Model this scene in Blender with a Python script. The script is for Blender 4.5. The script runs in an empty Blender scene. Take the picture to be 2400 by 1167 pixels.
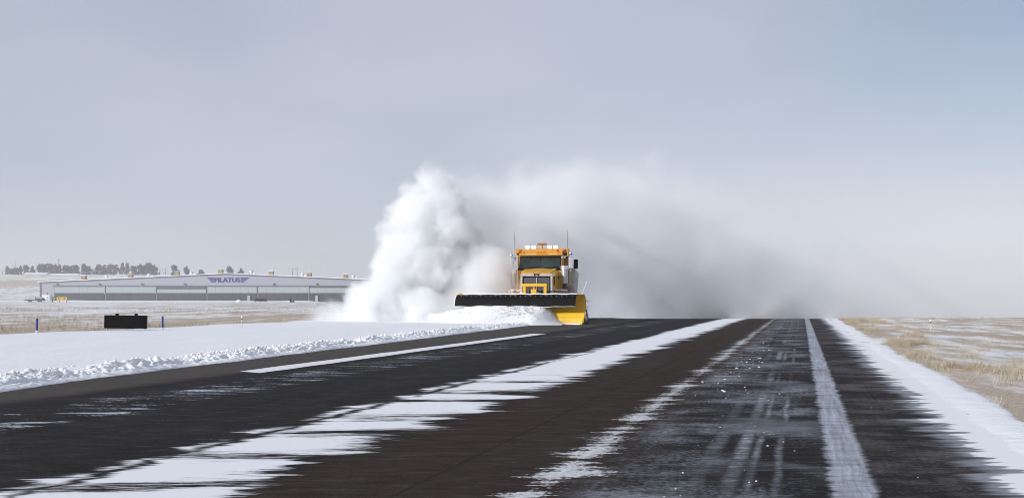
import bpy, bmesh, math, random
import numpy as np

sc = bpy.context.scene
R = math.radians

# ------------------------------------------------------------------ camera
H = 1.04                      # eye height above the runway
FPX = 2000.0                  # focal length for a 2400 px wide frame
cam_d = bpy.data.cameras.new('camera')
cam = bpy.data.objects.new('camera', cam_d)
sc.collection.objects.link(cam)
cam.location = (0, 0, H)
cam.rotation_euler = (R(90), 0, 0)
cam_d.sensor_width = 36
cam_d.lens = 36 * FPX / 2400
cam_d.shift_y = 117.5 / 2400
cam_d.clip_start = 0.05
cam_d.clip_end = 6000
sc.camera = cam

# ------------------------------------------------------------------ sky, sun, exposure
SUN_EL, SUN_AZ = R(20), R(236)        # azimuth clockwise from +Y: low sun, off to the left and a little behind
w = bpy.data.worlds.new('World')
sc.world = w
w.use_nodes = True
nt = w.node_tree
bg = nt.nodes['Background']
sky = nt.nodes.new('ShaderNodeTexSky')
sky.sky_type = 'NISHITA'
sky.sun_disc = False
sky.sun_elevation = SUN_EL
sky.sun_rotation = SUN_AZ
sky.air_density = 1.2
sky.dust_density = 3.0
sky.ozone_density = 1.5
sky.altitude = 1700
# thin winter overcast: a pale veil of uneven thickness mixed over the clear sky
tc = nt.nodes.new('ShaderNodeTexCoord')
mp = nt.nodes.new('ShaderNodeMapping')
mp.inputs['Scale'].default_value = (1.0, 1.0, 2.6)
nz = nt.nodes.new('ShaderNodeTexNoise')
nz.inputs['Scale'].default_value = 2.2
nz.inputs['Detail'].default_value = 5
nz.inputs['Roughness'].default_value = 0.5
mr = nt.nodes.new('ShaderNodeMapRange')
mr.inputs['From Min'].default_value = 0.3
mr.inputs['From Max'].default_value = 0.7
mr.inputs['To Min'].default_value = 0.60
mr.inputs['To Max'].default_value = 0.88
mx = nt.nodes.new('ShaderNodeMix')
mx.data_type = 'RGBA'
VEIL = (5.95, 6.2, 7.25, 1)
mx.inputs[7].default_value = VEIL
nt.links.new(tc.outputs['Generated'], mp.inputs['Vector'])
nt.links.new(mp.outputs['Vector'], nz.inputs['Vector'])
nt.links.new(nz.outputs['Fac'], mr.inputs['Value'])
sp = nt.nodes.new('ShaderNodeSeparateXYZ')            # the veil thins out high up, away from the sun
nt.links.new(tc.outputs['Generated'], sp.inputs[0])
r1 = nt.nodes.new('ShaderNodeMapRange'); r1.interpolation_type = 'SMOOTHSTEP'
r1.inputs['From Min'].default_value = 0.0; r1.inputs['From Max'].default_value = 0.75; r1.inputs['To Max'].default_value = 0.75
r2 = nt.nodes.new('ShaderNodeMapRange'); r2.interpolation_type = 'SMOOTHSTEP'
r2.inputs['From Min'].default_value = 0.03; r2.inputs['From Max'].default_value = 0.5
nt.links.new(sp.outputs[0], r1.inputs['Value']); nt.links.new(sp.outputs[2], r2.inputs['Value'])
ml = nt.nodes.new('ShaderNodeMath'); ml.operation = 'MULTIPLY'
sb_ = nt.nodes.new('ShaderNodeMath'); sb_.operation = 'SUBTRACT'; sb_.use_clamp = True
nt.links.new(r1.outputs[0], ml.inputs[0]); nt.links.new(r2.outputs[0], ml.inputs[1])
nt.links.new(mr.outputs['Result'], sb_.inputs[0]); nt.links.new(ml.outputs[0], sb_.inputs[1])
nt.links.new(sb_.outputs[0], mx.inputs[0])
nt.links.new(sky.outputs['Color'], mx.inputs[6])
nt.links.new(mx.outputs[2], bg.inputs['Color'])
bg.inputs['Strength'].default_value = 0.10

sun_d = bpy.data.lights.new('sun', 'SUN')
sun_d.energy = 3.7
sun_d.angle = R(0.6)
sun_d.color = (1.0, 0.98, 0.945)
sun = bpy.data.objects.new('sun', sun_d)
sc.collection.objects.link(sun)
sx, sy, sz = math.sin(SUN_AZ) * math.cos(SUN_EL), math.cos(SUN_AZ) * math.cos(SUN_EL), math.sin(SUN_EL)
from mathutils import Vector, Matrix
sun.rotation_euler = Vector((sx, sy, sz)).to_track_quat('Z', 'Y').to_euler()
sun.location = (-30, -10, 40)

sc.view_settings.view_transform = 'Standard'
sc.view_settings.look = 'None'
sc.view_settings.exposure = 0.0
sc.view_settings.gamma = 1.0
sc.view_settings.use_curve_mapping = False
sc.render.engine = 'CYCLES'
sc.cycles.pixel_filter_type = 'BLACKMAN_HARRIS'
sc.cycles.filter_width = 0.95
sc.cycles.use_denoising = True
sc.cycles.denoising_prefilter = 'ACCURATE'
sc.cycles.denoiser = 'OPENIMAGEDENOISE'
sc.cycles.max_bounces = 16
sc.cycles.diffuse_bounces = 3
sc.cycles.glossy_bounces = 3
sc.cycles.volume_bounces = 14
sc.cycles.volume_step_rate = 1.0
sc.cycles.volume_max_steps = 256

rng = random.Random(7)
nrng = np.random.default_rng(7)
col = sc.collection

# ------------------------------------------------------------------ numpy noise
_P = nrng.random((256, 256))
def vnoise(x, y):
    x = np.asarray(x, float); y = np.asarray(y, float)
    xi = np.floor(x).astype(int); yi = np.floor(y).astype(int)
    fx = x - xi; fy = y - yi
    fx = fx * fx * (3 - 2 * fx); fy = fy * fy * (3 - 2 * fy)
    g = lambda a, b: _P[a & 255, b & 255]
    a = g(xi, yi) * (1 - fx) + g(xi + 1, yi) * fx
    b = g(xi, yi + 1) * (1 - fx) + g(xi + 1, yi + 1) * fx
    return a * (1 - fy) + b * fy
def fbm(x, y, o=4):
    s = 0.0; a = 0.5; t = 0.0
    for i in range(o):
        s = s + a * vnoise(x * 2 ** i + 17.3 * i, y * 2 ** i + 5.1 * i); t += a; a *= 0.5
    return s / t
def sstep(a, b, x):
    t = np.clip((np.asarray(x, float) - a) / (b - a), 0, 1)
    return t * t * (3 - 2 * t)

# ------------------------------------------------------------------ terrain shape
TH = math.atan(679 / 2000)            # the runway points this far to the right of the camera
CT, ST = math.cos(TH), math.sin(TH)
def rw(u, v):                         # runway coordinates (across, along) -> world
    return u * CT + v * ST, -u * ST + v * CT
def uv_of(X, Y):
    return X * CT - Y * ST, X * ST + Y * CT
def gz(X, Y):
    X = np.asarray(X, float); Y = np.asarray(Y, float)
    t = np.clip(Y - 42, 0, None)
    d = np.where(t < 9, 0.5 * 0.00327 * t * t, 0.5 * 0.00327 * 81 + 0.0294 * (t - 9))
    bx = -9 - 0.25 * np.clip(Y - 46, 0, None)
    wd = sstep(0, 1, (X - bx) / (6 + 0.12 * np.clip(Y - 46, 0, None)))
    hill = sstep(380, 700, Y) * (1 - sstep(-285, -150, X)) * 20.0
    hill = hill * (0.92 + 0.16 * fbm(X * 0.006 + 3, Y * 0.006 + 9, 3))
    U = X * CT - Y * ST
    roll_ = sstep(2.4, 8.0, U) * (1 - sstep(80, 140, Y)) * (0.34 * (fbm(X * 0.11 + 7, Y * 0.10 + 2, 4) - 0.5))
    return -d * wd + hill + roll_
def at(px, py, D):                    # a point of the photograph at depth D
    return Vector(((px - 1200) / FPX * D, D, H - (py - 701) / FPX * D))
def on_ground(px, D):
    X = (px - 1200) / FPX * D
    return Vector((X, D, float(gz(X, D))))

# ------------------------------------------------------------------ object helpers
def tag(o, label=None, cat=None, group=None, kind=None):
    if label: o['label'] = label
    if cat: o['category'] = cat
    if group: o['group'] = group
    if kind: o['kind'] = kind
    return o
def empty(name, loc=(0, 0, 0), rz=0.0):
    o = bpy.data.objects.new(name, None)
    o.empty_display_size = 0.3
    o.location = loc; o.rotation_euler = (0, 0, rz)
    col.objects.link(o)
    return o
def obj(name, me, mat=None, parent=None):
    o = bpy.data.objects.new(name, me)
    if mat and not me.materials: me.materials.append(mat)
    col.objects.link(o)
    if parent: o.parent = parent
    return o
def copy_tree(o, parent=None):
    c = o.copy(); col.objects.link(c)
    if parent: c.parent = parent
    for ch in list(o.children): copy_tree(ch, c)
    return c

class MB:
    """Collects shapes; build() links them as one mesh object."""
    def __init__(s): s.v = []; s.f = []; s.sm = []
    def add(s, vs, fs, smooth=False):
        b = len(s.v); s.v += [tuple(p) for p in vs]
        s.f += [tuple(i + b for i in f) for f in fs]; s.sm += [smooth] * len(fs)
        return s
    def box(s, c, d, M=None):
        x, y, z = d[0] / 2, d[1] / 2, d[2] / 2
        vs = [Vector((i * x, j * y, k * z)) for i in (-1, 1) for j in (-1, 1) for k in (-1, 1)]
        if M: vs = [M @ p for p in vs]
        vs = [p + Vector(c) for p in vs]
        return s.add(vs, [(0, 1, 3, 2), (4, 6, 7, 5), (0, 4, 5, 1), (2, 3, 7, 6), (0, 2, 6, 4), (1, 5, 7, 3)])
    def span(s, a, b):
        return s.box([(a[i] + b[i]) / 2 for i in range(3)], [abs(b[i] - a[i]) for i in range(3)])
    def cyl(s, p0, p1, r0, r1=None, n=12, cap=True):
        r1 = r0 if r1 is None else r1
        p0, p1 = Vector(p0), Vector(p1)
        q = (p1 - p0).to_track_quat('Z', 'Y')
        vs = []
        for p, r in ((p0, r0), (p1, r1)):
            for i in range(n):
                a = 2 * math.pi * i / n
                vs.append(p + q @ Vector((r * math.cos(a), r * math.sin(a), 0)))
        s.add(vs, [(i, (i + 1) % n, n + (i + 1) % n, n + i) for i in range(n)], True)
        if cap:
            s.add(vs[:n], [tuple(range(n))[::-1]]); s.add(vs[n:], [tuple(range(n))])
        return s
    def tube(s, pts, r, n=8):
        for a, b in zip(pts[:-1], pts[1:]): s.cyl(a, b, r, n=n)
        return s
    def lathe(s, prof, c=(0, 0, 0), axis='Z', n=16):
        vs = []
        for r, h in prof:
            for i in range(n):
                a = 2 * math.pi * i / n
                p = (r * math.cos(a), r * math.sin(a), h)
                if axis == 'X': p = (h, p[0], p[1])
                if axis == 'Y': p = (p[0], h, p[1])
                vs.append(Vector(p) + Vector(c))
        fs = []
        for k in range(len(prof) - 1):
            for i in range(n):
                fs.append((k * n + i, k * n + (i + 1) % n, (k + 1) * n + (i + 1) % n, (k + 1) * n + i))
        return s.add(vs, fs, True)
    def ball(s, c, r, n=10, sc3=(1, 1, 1)):
        prof = [(max(1e-4, math.sin(math.pi * k / 7)), -math.cos(math.pi * k / 7)) for k in range(8)]
        b = len(s.v)
        s.lathe(prof, n=n)
        for i in range(b, len(s.v)):
            p = s.v[i]; s.v[i] = (p[0] * r * sc3[0] + c[0], p[1] * r * sc3[1] + c[1], p[2] * r * sc3[2] + c[2])
        return s
    def prism(s, poly, x0, x1):
        """A polygon in (y, z) swept along x."""
        n = len(poly)
        vs = [(x0, y, z) for y, z in poly] + [(x1, y, z) for y, z in poly]
        return s.add(vs, [tuple(range(n)), tuple(range(2 * n - 1, n - 1, -1))] + [(i, n + i, n + (i + 1) % n, (i + 1) % n) for i in range(n)])
    def loft(s, secs, cap=True, smooth=False):
        n = len(secs[0]); vs = [p for q in secs for p in q]; fs = []
        for k in range(len(secs) - 1):
            for i in range(n):
                fs.append((k * n + i, k * n + (i + 1) % n, (k + 1) * n + (i + 1) % n, (k + 1) * n + i))
        s.add(vs, fs, smooth)
        if cap: s.add(secs[0], [tuple(range(n))[::-1]]); s.add(secs[-1], [tuple(range(n))])
        return s
    def mesh(s, name):
        me = bpy.data.meshes.new(name)
        me.from_pydata(s.v, [], s.f)
        me.polygons.foreach_set('use_smooth', s.sm)
        bm = bmesh.new(); bm.from_mesh(me)
        bmesh.ops.recalc_face_normals(bm, faces=bm.faces)
        bm.to_mesh(me); bm.free()
        me.update()
        return me
    def build(s, name, mat, parent=None, bevel=0.0, seg=2):
        o = obj(name, s.mesh(name), mat, parent)
        if bevel:
            m = o.modifiers.new('bevel', 'BEVEL'); m.width = bevel; m.segments = seg; m.limit_method = 'ANGLE'; m.angle_limit = R(40)
        return o

def grid_mesh(name, P, smooth=True):
    """P: array (n, m, 3)."""
    n, m = P.shape[:2]
    me = bpy.data.meshes.new(name)
    idx = np.arange(n * m).reshape(n, m)
    q = np.stack([idx[:-1, :-1], idx[1:, :-1], idx[1:, 1:], idx[:-1, 1:]], -1).reshape(-1, 4)
    me.vertices.add(n * m); me.vertices.foreach_set('co', P.reshape(-1).astype(np.float32))
    me.loops.add(q.size); me.loops.foreach_set('vertex_index', q.reshape(-1).astype(np.int32))
    me.polygons.add(len(q)); me.polygons.foreach_set('loop_start', np.arange(0, q.size, 4, dtype=np.int32))
    me.polygons.foreach_set('use_smooth', np.full(len(q), smooth))
    me.update(calc_edges=True); me.validate()
    return me
def tri_mesh(name, V, F):
    """V (n,3), F (m,k)"""
    me = bpy.data.meshes.new(name); k = F.shape[1]
    me.vertices.add(len(V)); me.vertices.foreach_set('co', np.asarray(V, np.float32).reshape(-1))
    me.loops.add(F.size); me.loops.foreach_set('vertex_index', F.reshape(-1).astype(np.int32))
    me.polygons.add(len(F)); me.polygons.foreach_set('loop_start', np.arange(0, F.size, k, dtype=np.int32))
    me.update(calc_edges=True); me.validate()
    return me

# ------------------------------------------------------------------ node helper (shader and geometry trees)
class N:
    def __init__(s, t): s.t = t
    def new(s, ty, **kw):
        n = s.t.nodes.new(ty)
        for k, v in kw.items(): setattr(n, k, v)
        return n
    def put(s, sock, v):
        if isinstance(v, bpy.types.NodeSocket): s.t.links.new(v, sock)
        else: sock.default_value = v
    def m(s, op, a, b=0.0, c=0.0, clamp=False):
        n = s.new('ShaderNodeMath', operation=op, use_clamp=clamp)
        for i, v in enumerate((a, b, c)): s.put(n.inputs[i], v)
        return n.outputs[0]
    def add(s, a, b): return s.m('ADD', a, b)
    def sub(s, a, b): return s.m('SUBTRACT', a, b)
    def mul(s, a, b): return s.m('MULTIPLY', a, b)
    def mx(s, a, b): return s.m('MAXIMUM', a, b)
    def mn(s, a, b): return s.m('MINIMUM', a, b)
    def ab(s, a): return s.m('ABSOLUTE', a)
    def st(s, x, a, b):                      # smoothstep
        n = s.new('ShaderNodeMapRange', interpolation_type='SMOOTHSTEP')
        s.put(n.inputs['Value'], x); s.put(n.inputs['From Min'], a); s.put(n.inputs['From Max'], b)
        return n.outputs[0]
    def band(s, x, a, b, e):                 # 1 between a and b
        return s.mul(s.st(x, a - e, a + e), s.sub(1.0, s.st(x, b - e, b + e)))
    def vec(s, x, y, z=0.0):
        n = s.new('ShaderNodeCombineXYZ')
        for i, v in enumerate((x, y, z)): s.put(n.inputs[i], v)
        return n.outputs[0]
    def sep(s, v):
        n = s.new('ShaderNodeSeparateXYZ'); s.put(n.inputs[0], v); return n.outputs
    def vm(s, op, a, b):
        n = s.new('ShaderNodeVectorMath', operation=op)
        s.put(n.inputs[0], a); s.put(n.inputs[1], b); return n.outputs[0]
    def length(s, a):
        n = s.new('ShaderNodeVectorMath', operation='LENGTH'); s.put(n.inputs[0], a); return n.outputs['Value']
    def noise(s, v, scale=1.0, detail=3.0, rough=0.5, dist=0.0):
        n = s.new('ShaderNodeTexNoise')
        s.put(n.inputs['Vector'], v)
        n.inputs['Scale'].default_value = scale; n.inputs['Detail'].default_value = detail
        n.inputs['Roughness'].default_value = rough; n.inputs['Distortion'].default_value = dist
        return n.outputs[0]
    def noise_c(s, v, scale=1.0, detail=3.0):
        n = s.new('ShaderNodeTexNoise')
        s.put(n.inputs['Vector'], v); n.inputs['Scale'].default_value = scale; n.inputs['Detail'].default_value = detail
        return n.outputs[1]
    def mix(s, f, a, b):
        n = s.new('ShaderNodeMix', data_type='RGBA')
        s.put(n.inputs[0], f)
        for i, v in ((6, a), (7, b)): s.put(n.inputs[i], v if isinstance(v, bpy.types.NodeSocket) or len(v) == 4 else (*v, 1))
        return n.outputs[2]

def material(name):
    m = bpy.data.materials.new(name); m.use_nodes = True
    n = N(m.node_tree); b = m.node_tree.nodes['Principled BSDF']
    return m, n, b
def bump(n, b, h, strength=0.3, dist=0.02):
    k = n.new('ShaderNodeBump'); k.inputs['Strength'].default_value = strength; k.inputs['Distance'].default_value = dist
    n.put(k.inputs['Height'], h); n.t.links.new(k.outputs[0], b.inputs['Normal'])
def paint(name, c, rough=0.45, metal=0.0, var=0.12, dirt=None, dirt_amt=0.0, scale=3.0, spec=0.5):
    """Painted or bare surface with uneven tone and, optionally, dried slush."""
    m, n, b = material(name)
    g = n.new('ShaderNodeTexCoord').outputs['Object']
    a = n.noise(g, scale, 6, 0.6)
    cc = n.mix(a, [x * (1 - var) for x in c], [min(1, x * (1 + var)) for x in c])
    if dirt:
        d = n.noise(n.vm('ADD', g, (3.1, 7.7, 1.3)), scale * 1.7, 8, 0.65)
        f = n.mul(n.st(d, 0.42, 0.66), dirt_amt)
        cc = n.mix(f, cc, dirt)
        n.put(b.inputs['Roughness'], n.add(rough, n.mul(f, 0.4)))
    else:
        n.put(b.inputs['Roughness'], n.add(rough - 0.06, n.mul(a, 0.12)))
    n.put(b.inputs['Base Color'], cc)
    b.inputs['Metallic'].default_value = metal
    b.inputs['Specular IOR Level'].default_value = spec
    return m

M = {}
# snow
m, n, b = material('snow'); M['snow'] = m
g = n.new('ShaderNodeTexCoord').outputs['Object']
a = n.noise(g, 0.7, 6, 0.6)
n.put(b.inputs['Base Color'], n.mix(a, (0.83, 0.845, 0.87), (0.89, 0.90, 0.915)))
b.inputs['Roughness'].default_value = 0.75; b.inputs['Specular IOR Level'].default_value = 0.2
bump(n, b, n.add(n.noise(g, 9.0, 6, 0.65), n.mul(n.noise(n.vm('MULTIPLY', g, (2.0, 7.0, 2.0)), 1.2, 4, 0.6), 1.4)), 0.35, 0.03)
# chunky plowed snow
m, n, b = material('chunk_snow'); M['chunk'] = m
g = n.new('ShaderNodeTexCoord').outputs['Object']
a = n.noise(g, 14.0, 6, 0.65)
n.put(b.inputs['Base Color'], n.mix(a, (0.85, 0.86, 0.875), (0.93, 0.935, 0.94)))
b.inputs['Roughness'].default_value = 0.8; b.inputs['Specular IOR Level'].default_value = 0.2
bump(n, b, n.noise(g, 45.0, 6, 0.7), 0.4, 0.02)
b.inputs['Subsurface Weight'].default_value = 0.7; b.inputs['Subsurface Radius'].default_value = (1, 0.95, 0.9); b.inputs['Subsurface Scale'].default_value = 0.05
M['clod'] = paint('grey_clod', (0.55, 0.54, 0.53), 0.85, var=0.4, scale=9)

# ---- grass field with blown snow
def field_material(name, tan_lo, tan_hi):
    m, n, b = material(name)
    g = n.new('ShaderNodeNewGeometry').outputs['Position']
    x, y, z = n.sep(g)
    u = n.sub(n.mul(x, CT), n.mul(y, ST))
    v = n.add(n.mul(x, ST), n.mul(y, CT))
    big = n.noise(n.vec(n.mul(x, 0.03), n.mul(y, 0.018)), 1.0, 5, 0.6)
    mid = n.noise(n.vec(n.mul(x, 0.30), n.mul(y, 0.065)), 1.0, 6, 0.7)
    mi2 = n.noise(n.vec(n.mul(x, 0.9), n.mul(y, 0.40)), 1.0, 6, 0.7)
    row = n.noise(n.vec(n.mul(u, 1.6), n.mul(v, 0.14)), 1.0, 5, 0.6)
    fine = n.noise(g, 7.0, 7, 0.72)
    fin2 = n.noise(g, 30.0, 5, 0.7)
    e = n.add(n.add(n.mul(big, 0.25), n.mul(mid, 0.55)), n.add(n.mul(mi2, 0.34), n.add(n.mul(row, 0.26), n.mul(fine, 0.10))))
    # right of the runway the verge next to the shoulder is the grassiest
    verge = n.mul(n.st(u, 1.6, 1.85), n.sub(1.0, n.st(n.add(u, n.mul(n.sub(mi2, 0.5), 3.0)), 1.9, 3.4)))
    lverge = n.mul(n.st(u, -38.0, -25.0), n.sub(1.0, n.st(u, -22.5, -21.4)))
    e = n.add(e, n.add(n.mul(verge, 0.055), n.mul(lverge, 0.075)))
    e = n.add(e, n.mul(n.st(x, -1.0, 3.0), 0.012))
    e = n.add(e, n.mul(n.sub(1.0, n.st(y, 60.0, 200.0)), 0.012))
    hillband = n.mul(n.band(y, 520.0, 575.0, 25.0), n.sub(1.0, n.st(x, -330.0, -270.0)))
    e = n.add(e, n.mul(hillband, 0.16))
    f = n.st(e, tan_lo, tan_hi)
    tan = n.mix(n.st(fin2, 0.3, 0.7), (0.27, 0.195, 0.115), (0.66, 0.54, 0.37))
    tan = n.mix(n.mul(n.st(mid, 0.4, 0.7), 0.6), tan, (0.36, 0.285, 0.225))
    snow = n.mix(fine, (0.80, 0.81, 0.83), (0.88, 0.885, 0.89))
    n.put(b.inputs['Base Color'], n.mix(n.mul(f, 0.86), snow, tan))
    b.inputs['Roughness'].default_value = 0.9; b.inputs['Specular IOR Level'].default_value = 0.15
    bump(n, b, n.add(fine, n.mul(fin2, 0.6)), 0.6, 0.05)
    return m
M['field'] = field_material('snowy_grass_field', 0.715, 0.815)

# ---- runway asphalt with drifting snow
def runway_material():
    m, n, b = material('runway_asphalt')
    u, v, _ = n.sep(n.new('ShaderNodeTexCoord').outputs['Object'])
    g = n.vec(u, v)
    ph = TH + R(2)
    w_ = n.add(n.mul(u, math.cos(ph)), n.mul(v, math.sin(ph)))       # along the wind
    p_ = n.sub(n.mul(v, math.cos(ph)), n.mul(u, math.sin(ph)))       # across the wind
    lobe = n.noise(n.vec(n.mul(w_, 0.40), n.mul(p_, 1.55)), 1.0, 3, 0.5)
    st1 = n.noise(n.vec(n.mul(w_, 0.55), n.mul(p_, 2.7)), 1.0, 2, 0.45)
    stm = n.noise(n.vec(n.mul(w_, 1.1), n.mul(p_, 8.5)), 1.0, 3, 0.5)
    st2 = n.noise(n.vec(n.mul(w_, 3.2), n.mul(p_, 34.0)), 1.0, 5, 0.65)
    grain = n.noise(g, 90.0, 5, 0.75)
    speck = n.noise(g, 26.0, 6, 0.7)
    c = lambda s_, k: n.mul(n.sub(s_, 0.5), k)
    st3 = n.noise(n.vec(n.mul(w_, 9.0), n.mul(p_, 95.0)), 1.0, 4, 0.7)
    # middle drift
    fibre = n.add(n.add(c(st1, 1.3), c(stm, 0.8)), n.add(c(st2, 0.55), c(st3, 0.35)))
    eR = n.add(n.sub(-2.86, u), n.add(c(lobe, 1.0), n.add(n.add(c(st1, 0.65), c(stm, 0.7)), n.add(c(st2, 0.55), c(st3, 0.35)))))
    eL = n.add(n.add(u, 4.08), n.add(c(lobe, 0.35), n.mul(fibre, 0.60)))
    strip = n.st(n.mn(eR, eL), -0.01, 0.09)
    near = n.sub(1.0, n.st(v, 7.5, 15.0))
    per = n.m('SINE', n.add(n.mul(p_, 6.4), n.add(n.mul(n.noise(n.vec(n.mul(w_, 0.3), n.mul(p_, 0.5)), 1.0, 2), 7.0), n.mul(u, -0.5))))
    inner = n.add(n.add(c(lobe, 1.3), n.mul(n.mul(per, near), 0.34)), n.add(n.add(n.mul(fibre, 0.95), n.add(c(st2, 0.5), c(st3, 0.4))), n.add(n.add(0.30, n.mul(n.st(v, 8.0, 16.0), 0.08)), n.mul(n.sub(-3.3, u), 0.20))))
    inner = n.add(inner, n.mul(n.st(v, 8.0, 18.0), 0.3))
    strip = n.mul(strip, n.st(inner, -0.10, 0.17))
    thinL = n.mul(n.mul(n.sub(1.0, n.st(n.add(u, 3.93), -0.05, 0.02)), near), n.st(n.add(n.mul(fibre, -1.0), 0.12), 0.0, 0.35))
    strip = n.mul(strip, n.sub(1.0, n.mul(thinL, 0.9)))
    wob = c(n.noise(n.vec(0.0, n.mul(v, 0.35)), 1.0, 3), 0.22)
    crease = n.ab(n.add(n.add(u, 3.93), n.add(n.mul(wob, 1.3), n.add(c(stm, 0.30), n.add(c(st2, 0.20), c(st3, 0.14))))))
    cw = n.mul(n.st(n.noise(n.vec(4.0, n.mul(v, 0.8)), 1.0, 4, 0.6), 0.28, 0.52), n.sub(1.0, n.st(v, 10.0, 24.0)))
    strip = n.mul(strip, n.st(n.add(crease, n.mul(n.sub(1.0, cw), 0.09)), 0.012, 0.085))
    # broken drift line
    e3 = n.sub(0.05, n.ab(n.add(n.add(u, 1.36), wob)))
    e3 = n.add(e3, n.add(n.add(n.add(c(lobe, 0.5), c(st1, 0.5)), c(stm, 0.55)), n.add(n.add(c(st2, 0.5), c(st3, 0.4)), c(speck, 0.5))))
    line3 = n.mul(n.st(e3, 0.0, 0.07), n.add(0.75, c(speck, 1.2)))
    # scattered flakes of snow further along
    e4 = n.sub(0.30, n.ab(n.add(u, 0.95)))
    e4 = n.add(n.mn(e4, 0.1), n.add(n.add(c(stm, 0.8), c(st2, 0.8)), c(speck, 0.9)))
    flake = n.mul(n.st(e4, 0.2, 0.28), n.st(v, 9.0, 14.0))
    # feathered shoulder edge
    film0 = n.noise(n.vec(n.mul(w_, 1.2), n.mul(p_, 1.5)), 1.0, 4, 0.6)
    e5 = n.add(n.sub(u, 1.10), n.add(n.add(c(lobe, 0.25), n.add(c(st1, 0.62), c(stm, 0.62))), n.add(c(st2, 0.20), c(st3, 0.12))))
    should = n.st(e5, -0.01, 0.035)
    sheer = n.mul(n.st(n.add(e5, n.add(0.12, c(film0, 0.5))), -0.12, 0.10), 0.40)            # thin frost in front of it
    # flecks on the left lane
    e6 = n.sub(0.62, n.ab(n.add(u, 6.35)))
    e6 = n.add(n.mn(e6, 0.2), n.add(n.add(c(stm, 1.3), n.add(c(st1, 0.5), c(st2, 1.0))), c(speck, 0.8)))
    fleck = n.mul(n.st(n.add(e6, n.add(c(st3, 0.5), n.mul(n.sub(1.0, n.st(v, 9.0, 16.0)), 0.05))), 0.34, 0.54), 0.9)
    e7 = n.add(c(st2, 1.3), n.add(c(stm, 1.0), c(speck, 0.6)))
    fl2 = n.mul(n.st(n.add(e7, c(speck, 0.5)), 0.42, 0.62), 0.45)
    # tyre tracks of packed snow
    tread = n.noise(n.vec(n.mul(u, 9.0), n.mul(v, 16.0)), 1.0, 4, 0.7)
    grv = n.m('SINE', n.mul(u, 115.0))
    lng = n.noise(n.vec(n.add(n.mul(u, 24.0), n.mul(n.noise(n.vec(0.0, n.mul(v, 2.0), 5.0), 1.0, 2), 1.5)), n.mul(v, 0.8)), 1.0, 5, 0.65)
    trk = n.band(n.add(u, n.add(c(st3, 0.07), n.add(c(stm, 0.11), n.add(c(st1, 0.06), c(speck, 0.05))))), 0.155, 0.38, 0.03)
    tr2 = n.noise(n.vec(n.mul(u, 26.0), n.mul(v, 34.0)), 1.0, 3, 0.7)
    trk = n.mul(trk, n.add(0.60, n.add(c(lng, 1.1), n.add(c(tr2, 0.45), n.add(c(speck, 0.6), c(tread, 0.25))))))
    trk = n.mul(trk, n.add(0.86, n.add(c(stm, 1.1), n.add(c(n.noise(n.vec(0.0, n.mul(v, 0.5), 9.0), 1.0, 3), 0.8), n.mul(n.st(speck, 0.60, 0.70), -0.6)))))
    uw = n.add(u, n.add(c(n.noise(n.vec(n.mul(u, 3.0), n.mul(v, 1.1)), 1.0, 4, 0.6), 0.06), c(st3, 0.04)))
    l2 = n.add(n.band(uw, -0.43, -0.345, 0.03), n.add(n.mul(n.band(uw, -0.31, -0.265, 0.02), 0.8), n.add(n.mul(n.band(uw, -0.16, -0.12, 0.02), 0.8), n.mul(n.band(uw, -0.62, -0.53, 0.03), 0.45))))
    gate = n.st(n.add(n.noise(n.vec(n.mul(u, 1.4), n.mul(v, 0.42)), 1.0, 5, 0.65), n.add(c(stm, 0.5), c(st2, 0.35))), 0.40, 0.70)
    trk2 = n.mul(n.mul(l2, n.add(n.mul(gate, 0.8), n.mul(n.band(v, 4.6, 9.5, 1.2), 0.3))), n.add(0.48, n.add(c(tread, 0.9), n.add(c(st2, 0.9), c(speck, 1.3)))))
    # frost film on the near right lane
    film = n.noise(n.vec(n.mul(w_, 0.8), n.mul(p_, 1.3)), 1.0, 6, 0.65)
    fr = n.mul(n.add(n.band(u, -1.15, 0.15, 0.15), n.mul(n.band(u, 0.38, 1.1, 0.1), 0.35)), n.mul(n.st(n.add(film, n.add(c(st2, 0.16), n.add(c(speck, 0.5), c(lng, 0.12)))), 0.42, 0.72), 0.36))
    cross = n.mul(n.band(n.add(u, c(film, 0.8)), -0.55, 0.2, 0.25), n.mul(n.st(n.add(n.noise(n.vec(n.mul(u, 0.3), n.mul(v, 0.6), 3.0), 1.0, 3), n.add(c(st2, 0.3), c(film, 0.5))), 0.50, 0.72), 0.26))
    fr = n.mx(fr, cross)
    # colours
    tone = n.noise(n.vec(n.mul(u, 0.9), n.mul(v, 0.12)), 1.0, 5, 0.6)
    brown = n.mx(n.band(u, -2.9, -1.0, 0.3), n.mul(n.band(u, 0.35, 1.05, 0.1), n.st(film, 0.4, 0.6)))
    gr2 = n.st(n.add(n.mul(grain, 0.6), n.mul(n.noise(g, 210.0, 3, 0.7), 0.4)), 0.38, 0.64)
    pale = n.st(n.noise(g, 55.0, 4, 0.8), 0.60, 0.70)
    asp = n.mix(gr2, (0.008, 0.0075, 0.0080), (0.042, 0.0395, 0.0395))
    asb = n.mix(gr2, (0.018, 0.0120, 0.0088), (0.070, 0.048, 0.036))
    base = n.mix(brown, asp, asb)
    base = n.mix(n.mul(n.st(tone, 0.45, 0.7), 0.35), base, n.mix(gr2, (0.025, 0.0235, 0.023), (0.075, 0.069, 0.066)))
    wet = n.band(n.add(u, c(st1, 0.3)), -12.0, -7.55, 0.25)
    base = n.mix(wet, base, n.mix(speck, (0.060, 0.052, 0.045), (0.115, 0.103, 0.092)))
    base = n.mix(n.mul(n.st(st1, 0.5, 0.75), 0.30), base, (0.055, 0.051, 0.050))
    base = n.mix(n.mul(n.st(st2, 0.52, 0.72), 0.16), base, (0.11, 0.107, 0.107))
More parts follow.
